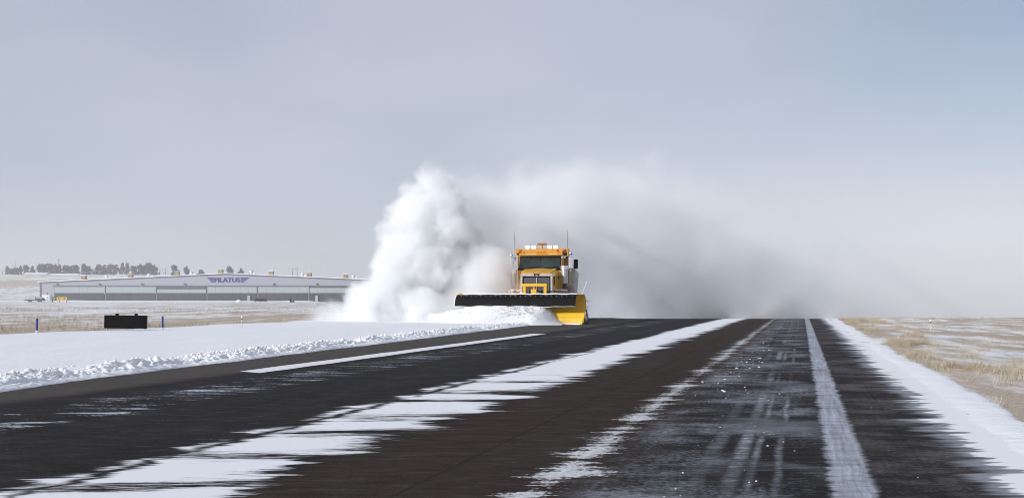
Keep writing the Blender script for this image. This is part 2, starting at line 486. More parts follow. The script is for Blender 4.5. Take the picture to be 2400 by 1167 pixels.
    mot = n.noise(n.vec(n.mul(w_, 3.0), n.mul(p_, 11.0)), 1.0, 5, 0.7)
    base = n.mix(n.mul(n.st(mot, 0.50, 0.68), 0.42), base, (0.078, 0.072, 0.070))
    base = n.mix(n.mul(n.sub(1.0, n.st(mot, 0.32, 0.50)), 0.45), base, (0.010, 0.009, 0.009))
    agg = n.st(n.noise(g, 34.0, 4, 0.75), 0.58, 0.68)
    base = n.mix(n.mul(agg, 0.34), base, (0.16, 0.15, 0.145))
    base = n.mix(n.mul(pale, 0.30), base, (0.20, 0.19, 0.185))
    # seams between paving lanes
    seam = n.mn(n.ab(n.add(u, 5.15)), n.mn(n.ab(n.add(u, 2.05)), n.ab(n.sub(u, 0.72))))
    base = n.mix(n.mul(n.sub(1.0, n.st(n.add(seam, c(speck, 0.02)), 0.006, 0.022)), 0.55), base, (0.016, 0.015, 0.015))
    thin = n.mx(n.mx(trk, trk2), n.mx(fr, n.mx(sheer, n.mx(fleck, fl2))))
    base = n.mix(n.m('MINIMUM', n.mx(thin, 0.0), 0.85), base, (0.66, 0.71, 0.80))
    snow = n.mx(n.mx(strip, line3), n.mx(should, flake))
    colr = n.mix(snow, base, n.mix(speck, (0.80, 0.815, 0.84), (0.89, 0.895, 0.91)))
    n.put(b.inputs['Base Color'], colr)
    n.put(b.inputs['Roughness'], n.add(0.88, n.mul(snow, 0.05)))
    b.inputs['Specular IOR Level'].default_value = 0.05
    hgt = n.add(n.mul(snow, 2.2), n.add(n.mul(n.mul(snow, speck), 0.15), n.mul(n.mul(gr2, n.sub(1.0, snow)), 0.30)))
    bump(n, b, hgt, 0.55, 0.012)
    return m
M['runway'] = runway_material()

M['line'] = paint('line_paint', (0.80, 0.80, 0.80), 0.7, var=0.05, scale=4)
M['orange'] = paint('orange_paint', (0.70, 0.315, 0.018), 0.38, var=0.08, dirt=(0.62, 0.46, 0.28), dirt_amt=0.2)
M['yellow'] = paint('plow_yellow', (0.84, 0.50, 0.015), 0.42, var=0.06, dirt=(0.78, 0.58, 0.25), dirt_amt=0.12)
M['cabyellow'] = paint('cab_yellow', (0.74, 0.385, 0.020), 0.36, var=0.06, dirt=(0.80, 0.62, 0.38), dirt_amt=0.2)
M['rubber'] = paint('black_rubber', (0.004, 0.0035, 0.0035), 0.6, var=0.3, spec=0.08)
M['tyre'] = paint('tyre_rubber', (0.02, 0.02, 0.021), 0.85, var=0.3, dirt=(0.5, 0.5, 0.52), dirt_amt=0.35)
M['chrome'] = paint('chrome', (0.70, 0.71, 0.74), 0.25, metal=0.75, var=0.08)
M['steel'] = paint('galvanised_steel', (0.50, 0.51, 0.54), 0.42, metal=0.6, var=0.12)
M['surround'] = paint('grille_surround', (0.50, 0.475, 0.45), 0.35, var=0.08, dirt=(0.8, 0.77, 0.73), dirt_amt=0.5, scale=5)
M['black'] = paint('black_metal', (0.003, 0.003, 0.0033), 0.6, var=0.3, spec=0.06)
M['dark'] = paint('dark_chassis', (0.03, 0.03, 0.032), 0.7, var=0.3, dirt=(0.45, 0.42, 0.40), dirt_amt=0.5)
M['grille'] = paint('grille_mesh', (0.13, 0.125, 0.15), 0.5, var=0.25, metal=0.2, scale=20)
M['dirty'] = paint('slush_stained_paint', (0.46, 0.28, 0.19), 0.75, var=0.3, dirt=(0.80, 0.76, 0.74), dirt_amt=0.75, scale=4)
M['cream'] = paint('frosted_panel', (0.62, 0.58, 0.50), 0.7, var=0.12, dirt=(0.82, 0.82, 0.83), dirt_amt=0.7, scale=2)
M['bracket'] = paint('red_brown_bracket', (0.22, 0.06, 0.02), 0.55, var=0.25)
M['beacon'] = paint('beacon_housing', (0.34, 0.15, 0.06), 0.45, var=0.2)
M['amberb'] = paint('beacon_amber', (0.60, 0.28, 0.08), 0.3, var=0.1)
M['amber'] = paint('amber_lens', (0.75, 0.20, 0.02), 0.2, var=0.1)
M['white'] = paint('white_paint', (0.80, 0.80, 0.80), 0.5, var=0.04)
M['blue'] = paint('blue_reflector', (0.02, 0.035, 0.22), 0.4, var=0.15)
m, n, b = material('windscreen_glass'); M['glass'] = m
g = n.new('ShaderNodeTexCoord').outputs['Object']
n.put(b.inputs['Base Color'], n.mix(n.noise(g, 2.5, 3), (0.006, 0.009, 0.009), (0.05, 0.072, 0.068)))  # paler greenish patches in the colour imitate reflections on the glass
b.inputs['Roughness'].default_value = 0.08; b.inputs['Specular IOR Level'].default_value = 0.35
m, n, b = material('lit_lamp'); M['lit'] = m
b.inputs['Base Color'].default_value = (0.9, 0.9, 0.9, 1)
b.inputs['Emission Color'].default_value = (1, 0.99, 0.95, 1); b.inputs['Emission Strength'].default_value = 3.0

# ------------------------------------------------------------------ the setting
def lin(a, b, n): return np.linspace(a, b, n)
ys = np.concatenate([lin(-40, 0, 30), lin(0.4, 62, 150)[0:], np.geomspace(63, 1500, 120)])
xs = np.concatenate([-np.geomspace(1000, 31, 110), lin(-30, 30, 110), np.geomspace(31, 1000, 70)])
X, Y = np.meshgrid(xs, ys, indexing='ij')
Z = gz(X, Y)
U, V = uv_of(X, Y)
dip = sstep(-22.5, -20.2, U) * (1 - sstep(0.3, 1.5, U)) * (1 - sstep(160, 200, V))
Z = Z - 0.10 * dip + (1 - dip) * (fbm(X * 0.7, Y * 0.7, 3) - 0.5) * 0.05 * (1 - sstep(80, 200, Y))
o = obj('ground', grid_mesh('ground', np.stack([X, Y, Z], -1)), M['field'])
tag(o, kind='structure')

def strip_mesh(name, us, vs, zf, mat):
    """A sheet laid in runway coordinates; zf(u, v) is its height above the terrain."""
    U, V = np.meshgrid(us, vs, indexing='ij')
    X, Y = rw(U, V)
    Zz = gz(X, Y) + zf(U, V)
    o = obj(name, grid_mesh(name, np.stack([U, V, Zz], -1)), mat)
    o.rotation_euler = (0, 0, -TH)
    return o
vs_road = np.concatenate([lin(-4, 36, 21), lin(36.5, 75, 78), lin(78, 190, 30)])
o = strip_mesh('runway', lin(-11.5, 1.75, 14), vs_road, lambda u, v: 0 * u, M['runway'])
tag(o, kind='structure')
# painted edge line
def wobble_line():
    vs = lin(10.3, 24.5, 90); us = lin(-7.66, -7.22, 5)
    U, V = np.meshgrid(us, vs, indexing='ij')
    edge = (fbm(V * 1.7, U * 9, 4) - 0.5) * 0.07
    U = np.where(np.abs(U + 7.44) > 0.2, U + edge, U)
    V = V + (U + 7.44) * -0.35
    X, Y = rw(U, V)
    return np.stack([U, V, gz(X, Y) + 0.004], -1)
o = obj('painted_line', grid_mesh('painted_line', wobble_line()), M['line']); o.rotation_euler = (0, 0, -TH)
tag(o, kind='structure')
# snow-covered shoulder on the right, its grass side ragged
def shoulder():
    vs = np.concatenate([lin(2, 20, 260), lin(20.1, 70, 260), lin(72, 150, 30)]); k = lin(0, 1, 12)
    K, V = np.meshgrid(k, vs, indexing='ij')
    U0 = 1.27 + (fbm(V * 2.2, V * 0 + 3, 4) - 0.5) * 0.16
    U1 = 1.86 + (fbm(V * 1.1, V * 0 + 8, 5) - 0.5) * 0.42 + (fbm(V * 9, V * 0 + 2, 3) - 0.5) * 0.12
    U = U0 + (U1 - U0) * K
    hgt = -0.006 + 0.022 * sstep(0, 0.6, K) + 0.016 * (fbm(U * 3, V * 3, 4) - 0.5) * sstep(0.1, 0.4, K) - 0.07 * sstep(0.85, 1, K)
    X, Y = rw(U, V)
    return np.stack([U, V, gz(X, Y) + hgt], -1)
o = obj('snow_shoulder', grid_mesh('snow_shoulder', shoulder()), M['snow']); o.rotation_euler = (0, 0, -TH)
tag(o, kind='structure')
# plowed-in snow apron on the left, behind the ridge
RV = [0, 7, 10, 15, 22, 29, 36, 60, 150]; RU = [-8.0, -8.38, -8.8, -9.05, -9.5, -9.95, -10.25, -10.4, -10.4]
def ridge_u(v): return np.interp(v, RV, RU)
def apron():
    vs = np.concatenate([lin(-4, 60, 321), lin(61, 150, 40)]); k = lin(0, 1, 60)
    K, V = np.meshgrid(k, vs, indexing='ij')
    U1 = ridge_u(V) - 0.45
    U0 = -21.9 + (fbm(V * 0.5, V * 0 + 2, 5) - 0.5) * 1.6
    U = U0 + (U1 - U0) * K
    hgt = 0.055 + 0.05 * (fbm(U * 0.8, V * 0.5, 4) - 0.5) - 0.12 * (1 - sstep(0, 0.06, K))
    X, Y = rw(U, V)
    return np.stack([U, V, gz(X, Y) + hgt], -1)
o = obj('snow_apron', grid_mesh('snow_apron', apron()), M['snow']); o.rotation_euler = (0, 0, -TH)
tag(o, kind='structure')
# the windrow left by the plow
def ridge():
    vs = np.concatenate([lin(1.5, 16, 620), lin(16.03, 34, 560)]); k = lin(-1, 1, 46)
    K, V = np.meshgrid(k, vs, indexing='ij')
    uc = ridge_u(V) - 0.52
    wid = 0.52 * (0.9 + 0.35 * (fbm(V * 0.9, V * 0 + 1, 3) - 0.5))
    front = (K > 0)
    U = uc + K * wid + np.where(front, 0.05 * (fbm(V * 5, V * 0 + 7, 3) - 0.5), 0)
    prof = np.where(front, (1 - np.clip(K, 0, 1)) ** 0.8, 1 - 0.75 * np.clip(-K, 0, 1) ** 1.4)
    ch = np.abs(fbm(U * 5.5, V * 5.5, 2) - 0.5) * 2
    ch2 = np.abs(fbm(U * 14 + 9, V * 14, 2) - 0.5) * 2
    top = sstep(-0.95, -0.2, K) * (1 - sstep(0.35, 0.75, K))
    hgt = 0.15 * prof * (0.78 + 1.1 * (fbm(V * 0.7, V * 0 + 5, 4) - 0.5)) + top * (0.085 * (ch - 0.35) + 0.06 * (ch2 - 0.35)) + 0.02 * (ch2 - 0.4)
    hgt = hgt - 0.03 * sstep(0.97, 1, K) - 0.05 * (1 - sstep(-1, -0.95, K))
    X, Y = rw(U, V)
    return np.stack([U, V, gz(X, Y) + hgt], -1)
o = obj('snow_ridge', grid_mesh('snow_ridge', ridge(), True), M['chunk']); o.rotation_euler = (0, 0, -TH)
tag(o, kind='structure')

# loose lumps thrown up on the windrow
def lump_field(name, pts, mat, label, cat):
    ico = bmesh.new(); bmesh.ops.create_icosphere(ico, subdivisions=1, radius=1)
    bv = np.array([v.co[:] for v in ico.verts]); bf = np.array([[q.index for q in f.verts] for f in ico.faces]); ico.free()
    VV, FF = [], []
    for i, (x, y, z, r) in enumerate(pts):
        s = 1 + nrng.uniform(-0.38, 0.38, bv.shape)
        a = nrng.uniform(0, 6.28); ca, sa = math.cos(a), math.sin(a)
        q = bv * s * r * np.array([1.25, 0.9, 0.75])
        q = np.stack([q[:, 0] * ca - q[:, 1] * sa, q[:, 0] * sa + q[:, 1] * ca, q[:, 2]], -1)
        VV.append(q + np.array([x, y, z])); FF.append(bf + i * len(bv))
    o = obj(name, tri_mesh(name, np.concatenate(VV), np.concatenate(FF)), mat)
    return tag(o, label, cat, kind='stuff')
pts = []
for i in range(3400):
    v = 4 + 31 * nrng.random() ** 1.25
    k = nrng.normal(-0.35, 0.33)
    u = ridge_u(v) - 0.52 + k * 0.5
    if k > 0.62 or nrng.random() > 0.15 + 1.6 * float(sstep(0.38, 0.66, fbm(v * 0.9, v * 0 + 31, 3))): continue
    x, y = rw(u, v)
    r = 0.007 + 0.036 * nrng.random() ** 3.2
    pts.append((x, y, float(gz(x, y)) + 0.135 * max(0.25, 1 - abs(k) * 0.7) + 0.03 * nrng.random(), r))
lump_field('snow_lumps', pts, M['chunk'], 'broken white snow lumps lying along the plowed ridge', 'snow')

pts = []
for i in range(95):                      # crumbs fallen from tyres, and a flaky patch farther up the lane
    if i < 30:
        v = 4.0 + 6.5 * nrng.random() ** 1.5; u = nrng.choice([-0.62, -0.40, -0.28, -0.14, 0.55]) + nrng.normal(0, 0.06); r = 0.003 + 0.008 * nrng.random() ** 2
    else:
        v = nrng.normal(14.5, 3.0); u = nrng.normal(-0.82, 0.17); r = 0.005 + 0.016 * nrng.random() ** 2.5
    x, y = rw(u, v)
    pts.append((x, y, float(gz(x, y)) + r * 0.1, r))
lump_field('snow_crumbs', pts, M['chunk'], 'small white snow crumbs scattered over the tracked asphalt', 'snow')

# ------------------------------------------------------------------ snowplow truck (local: x to the camera's right, y backwards, z up)
TR = empty('snowplow_truck', (1.066, 37.0, 0.0), -0.115)
tag(TR, 'yellow snowplow truck pushing a wide plow with a black rubber deflector', 'snowplow')

# cab
cab_prof = [(1.75, 1.25), (1.75, 2.40), (2.16, 3.03), (2.42, 3.17), (3.70, 3.17), (3.70, 1.25)]
cabm = MB().prism(cab_prof, -1.02, 1.02)
cab = cabm.build('cab', M['cabyellow'], TR, 0.06, 3)
# windscreen: frame, then two panes slightly proud of the sloping face
def slope(x, t, off=0.0):            # t 0 bottom .. 1 top on the windscreen face
    y = 1.75 + 0.41 * t; z = 2.40 + 0.63 * t
    nrm = Vector((0, -0.63, 0.41)).normalized()
    return Vector((x, y, z)) + nrm * off
def slab(x0, x1, t0, t1, d0, d1):
    q = [slope(x0, t0, d0), slope(x1, t0, d0), slope(x1, t1, d0), slope(x0, t1, d0)]
    r = [slope(x0, t0, d1), slope(x1, t0, d1), slope(x1, t1, d1), slope(x0, t1, d1)]
    return MB().loft([q, r])
seal = slab(-0.95, 0.95, 0.015, 0.955, -0.01, 0.012).build('windscreen', M['black'], TR)
for x0, x1 in ((-0.915, -0.012), (0.012, 0.915)):
    slab(x0, x1, 0.05, 0.92, 0.008, 0.018).build('pane', M['glass'], seal)
for x0, x1 in ((-0.62, -0.06), (0.30, 0.86)):
    wp = MB().tube([slope(x0, 0.02, 0.05), slope(x1, 0.16, 0.035)], 0.012, 6)
    wp.build('wiper', M['black'], TR)
MB().prism([(1.70, 2.36), (1.70, 2.43), (1.80, 2.46), (1.80, 2.36)], -1.0, -0.72).build('cowl_corner', M['black'], TR)
MB().prism([(1.70, 2.36), (1.70, 2.43), (1.80, 2.46), (1.80, 2.36)], 0.72, 1.0).build('cowl_corner', M['black'], TR)
MB().prism([(1.96, 3.01), (1.90, 3.06), (2.12, 3.10), (2.30, 3.135), (2.30, 3.06)], -0.98, 0.98).build('sun_visor', M['cabyellow'], TR, 0.01)
for s in (-1, 1):
    dr = MB().span((s * 1.021, 2.05, 1.35), (s * 1.045, 3.35, 3.02)).build('door', M['cabyellow'], TR, 0.012)
    MB().span((s * 1.046, 2.25, 2.42), (s * 1.052, 3.25, 2.94)).build('door_window', M['glass'], dr)
    MB().span((s * 1.046, 3.1, 2.18), (s * 1.07, 3.28, 2.22)).build('handle', M['chrome'], dr)
    MB().span((s * 0.85, 2.1, 0.62), (s * 1.12, 3.5, 1.24)).build('step_tank', M['dirty'], TR, 0.03)
for x in (-0.80, -0.16, 0, 0.16, 0.80):
    MB().ball((x, 2.38, 3.215), 0.045, 8, (1.3, 1, 0.8)).build('clearance_lamp', M['amber'], TR)

# hood: chamfered loft, a little narrower in front
def hsec(y, wdt, top, ch=0.15, low=1.2, crown=0.03):
    return [(-wdt, y, low), (-wdt, y, top - ch), (-wdt + ch * 0.35, y, top - ch * 0.3), (-wdt + ch, y, top), (-0.12, y, top + crown), (0.12, y, top + crown),
            (wdt - ch, y, top), (wdt - ch * 0.35, y, top - ch * 0.3), (wdt, y, top - ch), (wdt, y, low)]
hood = MB().loft([hsec(0.06, 0.69, 2.10), hsec(0.30, 0.70, 2.17), hsec(1.0, 0.76, 2.28), hsec(1.76, 0.86, 2.39, crown=0.05)]).build('hood', M['cabyellow'], TR, 0.02)
for s in (-1, 1):
    MB().span((s * 0.735, 0.45, 1.66), (s * 0.752, 0.62, 2.02)).build('side_vent', M['black'], hood)
    MB().cyl((s * 0.83, 1.5, 2.02), (s * 0.90, 1.5, 2.02), 0.035, n=8).build('hood_latch', M['rubber'], hood)
# grille: bright surround, dark core, vertical bars, centre divider, emblem
gr = MB().span((-0.70, -0.03, 2.03), (0.70, 0.055, 2.13)).span((-0.70, -0.03, 1.15), (-0.605, 0.055, 2.028)).span((0.605, -0.03, 1.15), (0.70, 0.055, 2.028)).build('grille', M['surround'], TR, 0.025)
core = MB().span((-0.604, 0.0, 1.15), (0.604, 0.05, 2.027)).build('grille_core', M['grille'], gr)
MB().span((-0.604, -0.025, 1.985), (0.604, -0.002, 2.026)).span((-0.604, -0.025, 1.15), (-0.565, -0.002, 1.983)).span((0.565, -0.025, 1.15), (0.604, -0.002, 1.983)).build('grille_frame', M['black'], gr, 0.01)
for i in range(17):
    x = -0.53 + i * 1.06 / 16
    if abs(x) < 0.04: continue
    MB().span((x - 0.009, -0.014, 1.16), (x + 0.009, -0.001, 1.98)).build('grille_bar', M['grille'], gr)
MB().span((-0.018, -0.03, 1.16), (0.018, -0.003, 1.98)).build('grille_divider', M['chrome'], gr)
# the winged W on the nose
wm = MB()
for a, b_ in (((-0.12, 2.175), (-0.075, 2.06)), ((-0.075, 2.06), (-0.012, 2.14)), ((0.12, 2.175), (0.075, 2.06)), ((0.075, 2.06), (0.012, 2.14))):
    wm.loft([[(a[0] - 0.022, -0.05, a[1]), (a[0] + 0.022, -0.05, a[1]), (a[0] + 0.022, -0.032, a[1]), (a[0] - 0.022, -0.032, a[1])],
             [(b_[0] - 0.022, -0.05, b_[1]), (b_[0] + 0.022, -0.05, b_[1]), (b_[0] + 0.022, -0.032, b_[1]), (b_[0] - 0.022, -0.032, b_[1])]])
wm.build('emblem', M['black'], gr)

# fenders, wheels, bumper, chassis
def wheel(x, y, parent, dual=False):
    t = MB().lathe([(0.30, -0.15), (0.47, -0.16), (0.53, -0.11), (0.535, 0), (0.53, 0.11), (0.47, 0.16), (0.30, 0.15)], (x, y, 0.535), 'X', 24).build('wheel', M['tyre'], parent)
    MB().lathe([(0.02, 0.05), (0.10, 0.06), (0.12, 0.0), (0.27, -0.03), (0.30, 0.13)], (x, y, 0.535), 'X', 18).build('rim', M['steel'], t)
for s in (-1, 1):
    pts = []
    fen = MB()
    secs = []
    for k in range(9):
        a = math.pi * (0.02 + 0.96 * k / 8)
        cy, cz = 0.95 - math.cos(a) * 0.86, 0.60 + math.sin(a) * 0.86
        iy, iz = 0.95 - math.cos(a) * 0.78, 0.60 + math.sin(a) * 0.78
        secs.append([(s * 0.72, cy, cz), (s * 1.26, cy, cz - 0.03), (s * 1.26, iy, iz - 0.03), (s * 0.72, iy, iz)])
    fen.loft(secs).build('fender', M['dirty'], TR, 0.02)
    wheel(s * 1.03, 0.95, TR)
    MB().span((s * 0.86, 0.06, 1.08), (s * 1.22, 0.30, 1.34)).build('headlight', M['dirty'], TR, 0.03)
    for y in (6.0, 7.3):
        for dx in (0.72, 1.06): wheel(s * dx, y, TR)
    MB().span((s * 0.28, 0.0, 0.72), (s * 0.42, 8.9, 0.98)).build('chassis_rail', M['dark'], TR)
for y in (0.95, 6.0, 7.3):
    MB().cyl((-1.0, y, 0.535), (1.0, y, 0.535), 0.08).build('axle', M['dark'], TR)
MB().span((-1.22, -0.36, 0.62), (1.22, -0.10, 1.02)).build('bumper', M['orange'], TR, 0.03)

# plow hitch in front of the grille
MB().span((-0.555, -0.72, 1.575), (0.50, -0.52, 1.70)).span((-0.53, -0.70, 0.9), (-0.40, -0.54, 1.572)).span((0.36, -0.70, 0.9), (0.49, -0.54, 1.572)).build('hitch_frame', M['yellow'], TR, 0.015)
MB().span((-0.17, -0.86, 1.0), (0.07, -0.60, 1.46)).build('lift_block', M['yellow'], TR, 0.015)
MB().cyl((-0.05, -0.73, 1.461), (-0.05, -0.62, 1.574), 0.05).build('lift_ram', M['chrome'], TR)
for s in (-1, 1):
    MB().cyl((s * 0.35, -0.36, 0.8), (s * 0.25, -1.0, 0.55), 0.06).build('push_arm', M['dark'], TR)

for x0 in (-0.30, 0.20):
    hp = [(x0, -0.05, 1.30 + 0.02), (x0 + 0.03, -0.30, 1.42), (x0 + 0.05, -0.55, 1.30), (x0 + 0.02, -0.68, 1.05)]
    MB().tube(hp, 0.022, 8).build('hydraulic_hose', M['rubber'], TR)
for s in (-1, 1):                                        # slush caked on the fenders and bumper
    ck = MB()
    for i in range(9):
        ck.ball((s * (0.76 + 0.055 * i + rng.uniform(-.02, .02)), 0.35 + rng.uniform(0, .9), 1.425 + rng.uniform(-.02, .015)), rng.uniform(0.06, 0.13), 8, (1.2, 1.3, 0.35))
    c_ = ck.build('caked_snow', M['snow'], TR); c_['kind'] = 'stuff'
ck = MB()
for i in range(16):
    ck.ball((-0.66 + 0.088 * i, rng.uniform(-0.06, -0.02), 1.18 + rng.uniform(0, 0.10)), rng.uniform(0.05, 0.10), 8, (1.1, 0.5, 0.8))
c_ = ck.build('caked_snow', M['snow'], TR); c_['kind'] = 'stuff'

# mirrors, stacks, horns, antennas
def mirror(x, z0, z1, s, wdt=0.17):
    y = 1.5
    mm = MB().span((x - wdt / 2, y - 0.05, z0), (x + wdt / 2, y + 0.06, z1)).build('mirror', M['chrome'], TR, 0.04, 3)
    MB().tube([(s * 1.03, 1.95, z1 + 0.04), (x, y, z1 + 0.06), (x, y, z1)], 0.016, 6).build('mirror_arm', M['chrome'], mm)
    MB().tube([(s * 1.03, 1.95, z0 - 0.04), (x, y, z0 - 0.10), (x, y, z0)], 0.016, 6).build('mirror_arm', M['chrome'], mm)
    MB().ball((x + s * -0.01, y - 0.04, z1 + 0.16), 0.075, 12).build('convex_mirror', M['chrome'], mm)
mirror(-1.27, 2.42, 2.86, -1)
mirror(1.42, 2.40, 2.94, 1, 0.22)
MB().span((1.50, 2.6, 2.45), (1.68, 2.9, 2.88)).build('battery_box', M['black'], TR, 0.02)
def stack(x, y, r, z0, z1, capr):
    st_ = MB().cyl((x, y, z0), (x, y, z1 - 0.16), r, n=18).build('air_cleaner', M['steel'], TR)
    MB().cyl((x, y, z1 - 0.158), (x, y, z1), capr, n=18).build('cap', M['chrome'], st_)
    MB().cyl((x, y, z0 - 0.25), (x, y, z0 - 0.002), r * 0.6, n=12).build('intake_pipe', M['dark'], st_)
stack(1.13, 1.60, 0.155, 1.74, 2.54, 0.19)
stack(-1.17, 1.60, 0.12, 1.62, 2.36, 0.14)
for x, z in ((1.02, 2.93), (1.12, 2.94)):
    MB().lathe([(0.02, 0.30), (0.03, 0.05), (0.055, -0.04), (0.001, -0.02)], (x, 2.0, z), 'Y', 10).build('horn', M['chrome'], TR)
for x in (0.99, 1.03, -0.99):
    MB().cyl((x, 1.82, 2.30), (x, 1.9, 2.93), 0.014, n=6).build('grab_rail', M['bracket'], TR)
for x, y, zz, top in ((-1.17, 2.1, 2.95, 4.20), (1.14, 3.6, 3.40, 4.34)):
    lean = -0.05 if x < 0 else 0.03
    aa = MB().cyl((x, y, zz), (x + lean, y, top), 0.013, 0.006, 6).build('antenna', M['dark'], TR)
    MB().cyl((x, y, zz - 0.12), (x, y, zz), 0.025, n=8).build('mount', M['black'], aa)

# dump body with cab shield
body = MB().loft([[(-1.20, 4.0, 1.45), (1.20, 4.0, 1.45), (1.20, 4.0, 3.30), (-1.20, 4.0, 3.30)], [(-1.20, 9.0, 1.35), (1.20, 9.0, 1.35), (1.20, 9.0, 2.95), (-1.20, 9.0, 2.95)]]).build('dump_body', M['orange'], TR, 0.03)
for y in (4.6, 5.5, 6.4, 7.3, 8.2):
    for s in (-1, 1):
        MB().span((s * 1.205, y - 0.05, 1.5), (s * 1.27, y + 0.05, 2.9)).build('rib', M['orange'], body)
shield = MB().span((-1.17, 2.85, 3.30), (1.17, 4.0, 3.36)).span((-1.17, 2.78, 3.19), (1.17, 2.85, 3.38)).span((-1.22, 2.80, 3.12), (-1.172, 4.0, 3.40)).span((1.172, 2.80, 3.02), (1.24, 4.0, 3.40)).build('cab_shield', M['orange'], TR, 0.015)
MB().cyl((-0.95, 2.74, 3.215), (0.95, 2.74, 3.215), 0.032, n=10).build('shield_pipe', M['orange'], shield)
for x in (-1.05, -0.98, 0.98, 1.08, 0.72):
    MB().span((x - 0.018, 2.735, 3.18), (x + 0.018, 2.778, 3.35)).build('bracket', M['bracket'], shield)
for x in (-1.0, 1.0):
    MB().ball((x, 2.75, 3.30), 0.05, 10, (1, 0.5, 1)).build('marker_lamp', M['amber'], shield)
lb = MB().cyl((-0.75, 2.92, 3.375), (0.75, 2.92, 3.375), 0.02, n=8).build('light_bar', M['dark'], TR)
for x, wd in ((-0.67, 0.17), (-0.39, 0.19), (0.37, 0.19), (0.65, 0.21)):
    hs = MB().span((x - wd / 2 - 0.012, 2.865, 3.385), (x + wd / 2 + 0.012, 2.97, 3.545)).build('work_lamp', M['dark'], lb, 0.012)
    hs.name = 'work_lamp'
    MB().span((x - wd / 2, 2.850, 3.395), (x + wd / 2, 2.864, 3.535)).build('work_lamp_lens', M['lit'], lb, 0.01)
MB().cyl((-0.01, 2.95, 3.36), (-0.01, 2.95, 3.565), 0.045, n=10).build('beacon_stem', M['orange'], TR)
bc = MB().span((-0.22, 2.88, 3.567), (0.22, 3.02, 3.635)).build('beacon', M['beacon'], TR, 0.02)
MB().span((-0.19, 2.885, 3.637), (0.19, 3.015, 3.668)).build('beacon_lens', M['amberb'], bc, 0.012)
# stowed wing blade and slush-coated tank on the camera's right
wing = MB().loft([[(1.30, 3.9, 1.35), (1.34, 3.9, 1.35), (1.42, 3.9, 2.55), (1.36, 3.9, 2.55)], [(1.42, 7.6, 1.30), (1.46, 7.6, 1.30), (1.54, 7.6, 2.40), (1.48, 7.6, 2.40)]]).build('wing_plow', M['cream'], TR, 0.01)
MB().cyl((1.42, 3.86, 1.30), (1.50, 3.86, 2.58), 0.03, n=8).build('wing_edge', M['steel'], wing)
MB().span((1.23, 3.0, 1.30), (1.56, 3.6, 2.45)).build('side_tank', M['cream'], TR, 0.05)
MB().span((1.13, 2.0, 1.48), (1.44, 2.9, 1.74)).build('side_step', M['dirty'], TR, 0.03)

# ---- the plow (its own frame: s along the blade from its leading end, n forwards, z up), parented to the truck
TRI = (Matrix.Translation((1.066, 37.0, 0)) @ Matrix.Rotation(-0.115, 4, 'Z')).inverted()
PR = Vector((2.90, 34.75, 0)); PL = Vector((-1.95, 36.45, 0))
sd = (PL - PR).normalized(); LP = (PL - PR).length
nd = Vector((sd.y, -sd.x, 0)); nd = nd if nd.y < 0 else -nd
def pl(s, n_, z): return TRI @ (PR + sd * s + nd * n_ + Vector((0, 0, z)))
prof = [(0.02, 0.10), (-0.02, 0.22), (-0.13, 0.40), (-0.26, 0.60), (-0.33, 0.80), (-0.31, 0.98), (-0.22, 1.12), (-0.06, 1.21), (0.06, 1.235)]
th = 0.03
def sweep(pf, s0, s1, thick):
    front = [(a, b_) for a, b_ in pf]; back = [(a - thick, b_ + thick * 0.15) for a, b_ in pf][::-1]
    ring = front + back
    return MB().loft([[pl(s0, a, b_) for a, b_ in ring], [pl(s1, a, b_) for a, b_ in ring]])
# finer curve
pf = []
for (a0, z0), (a1, z1) in zip(prof[:-1], prof[1:]):
    pf += [(a0, z0), ((a0 + a1) / 2 - 0.004, (z0 + z1) / 2)]
pf.append(prof[-1])
plow = sweep(pf, 0.0, LP, th).build('plow', M['yellow'], TR)
sweep([(0.085, 0.02), (0.05, 0.11), (0.02, 0.245)], 0.02, LP - 0.02, 0.02).build('cutting_edge', M['yellow'], plow)
sweep([(0.10, 0.0), (0.095, 0.03), (0.09, 0.055)], 0.10, LP - 0.1, 0.025).build('wear_strip', M['white'], plow)
for k in range(9):
    s_ = 0.35 + k * (LP - 0.7) / 8
    sweep([(-0.06, 0.2), (-0.20, 0.42), (-0.32, 0.62), (-0.38, 0.8), (-0.36, 0.98), (-0.27, 1.1)], s_ - 0.02, s_ + 0.02, 0.12).build('rear_rib', M['yellow'], plow)
# end plate at the leading end
ring = [(a, b_) for a, b_ in pf] + [(a - 0.09, b_ + 0.01) for a, b_ in pf][::-1]
MB().loft([[pl(-0.02, a, b_) for a, b_ in ring], [pl(-0.002, a, b_) for a, b_ in ring]]).build('end_plate', M['yellow'], plow)
# black rubber deflector hung from the lip
def flap(s0, s1, thick, off=0.0, d=0.0):
    m_ = MB(); secs = []; NS = 26
    for k in range(NS + 1):
        t = k / NS; s_ = s0 + (s1 - s0) * t
        wv = 0.012 * math.sin(t * 19) + 0.008 * math.sin(t * 41 + 1)
        pr = [(0.08, 1.225 + wv * 0.4), (0.20, 1.17 + wv), (0.31, 1.00 + wv), (0.36 + wv, 0.85), (0.375 + wv, 0.742 + wv * 1.2)]
        fr = [pl(s_, a + off, b_ + d) for a, b_ in pr]; bk = [pl(s_, a + off - thick, b_ + d - thick * 0.4) for a, b_ in pr][::-1]
        secs.append(fr + bk)
    return m_.loft(secs)
fl = flap(0.24, LP + 0.40, 0.03).build('deflector_flap', M['rubber'], plow)
lip = MB()
NS = 24
for k in range(NS):
    a0 = 0.24 + (LP + 0.16) * k / NS; a1 = 0.24 + (LP + 0.16) * (k + 1) / NS
    h0, h1 = (0.012 * math.sin(k * 1.9) for k in (k, k + 1))
    lip.cyl(pl(a0, 0.085, 1.25 + h0), pl(a1, 0.085, 1.25 + h1), 0.026, n=8)
lip.build('snow_covered_lip', M['snow'], plow)
sb = MB()
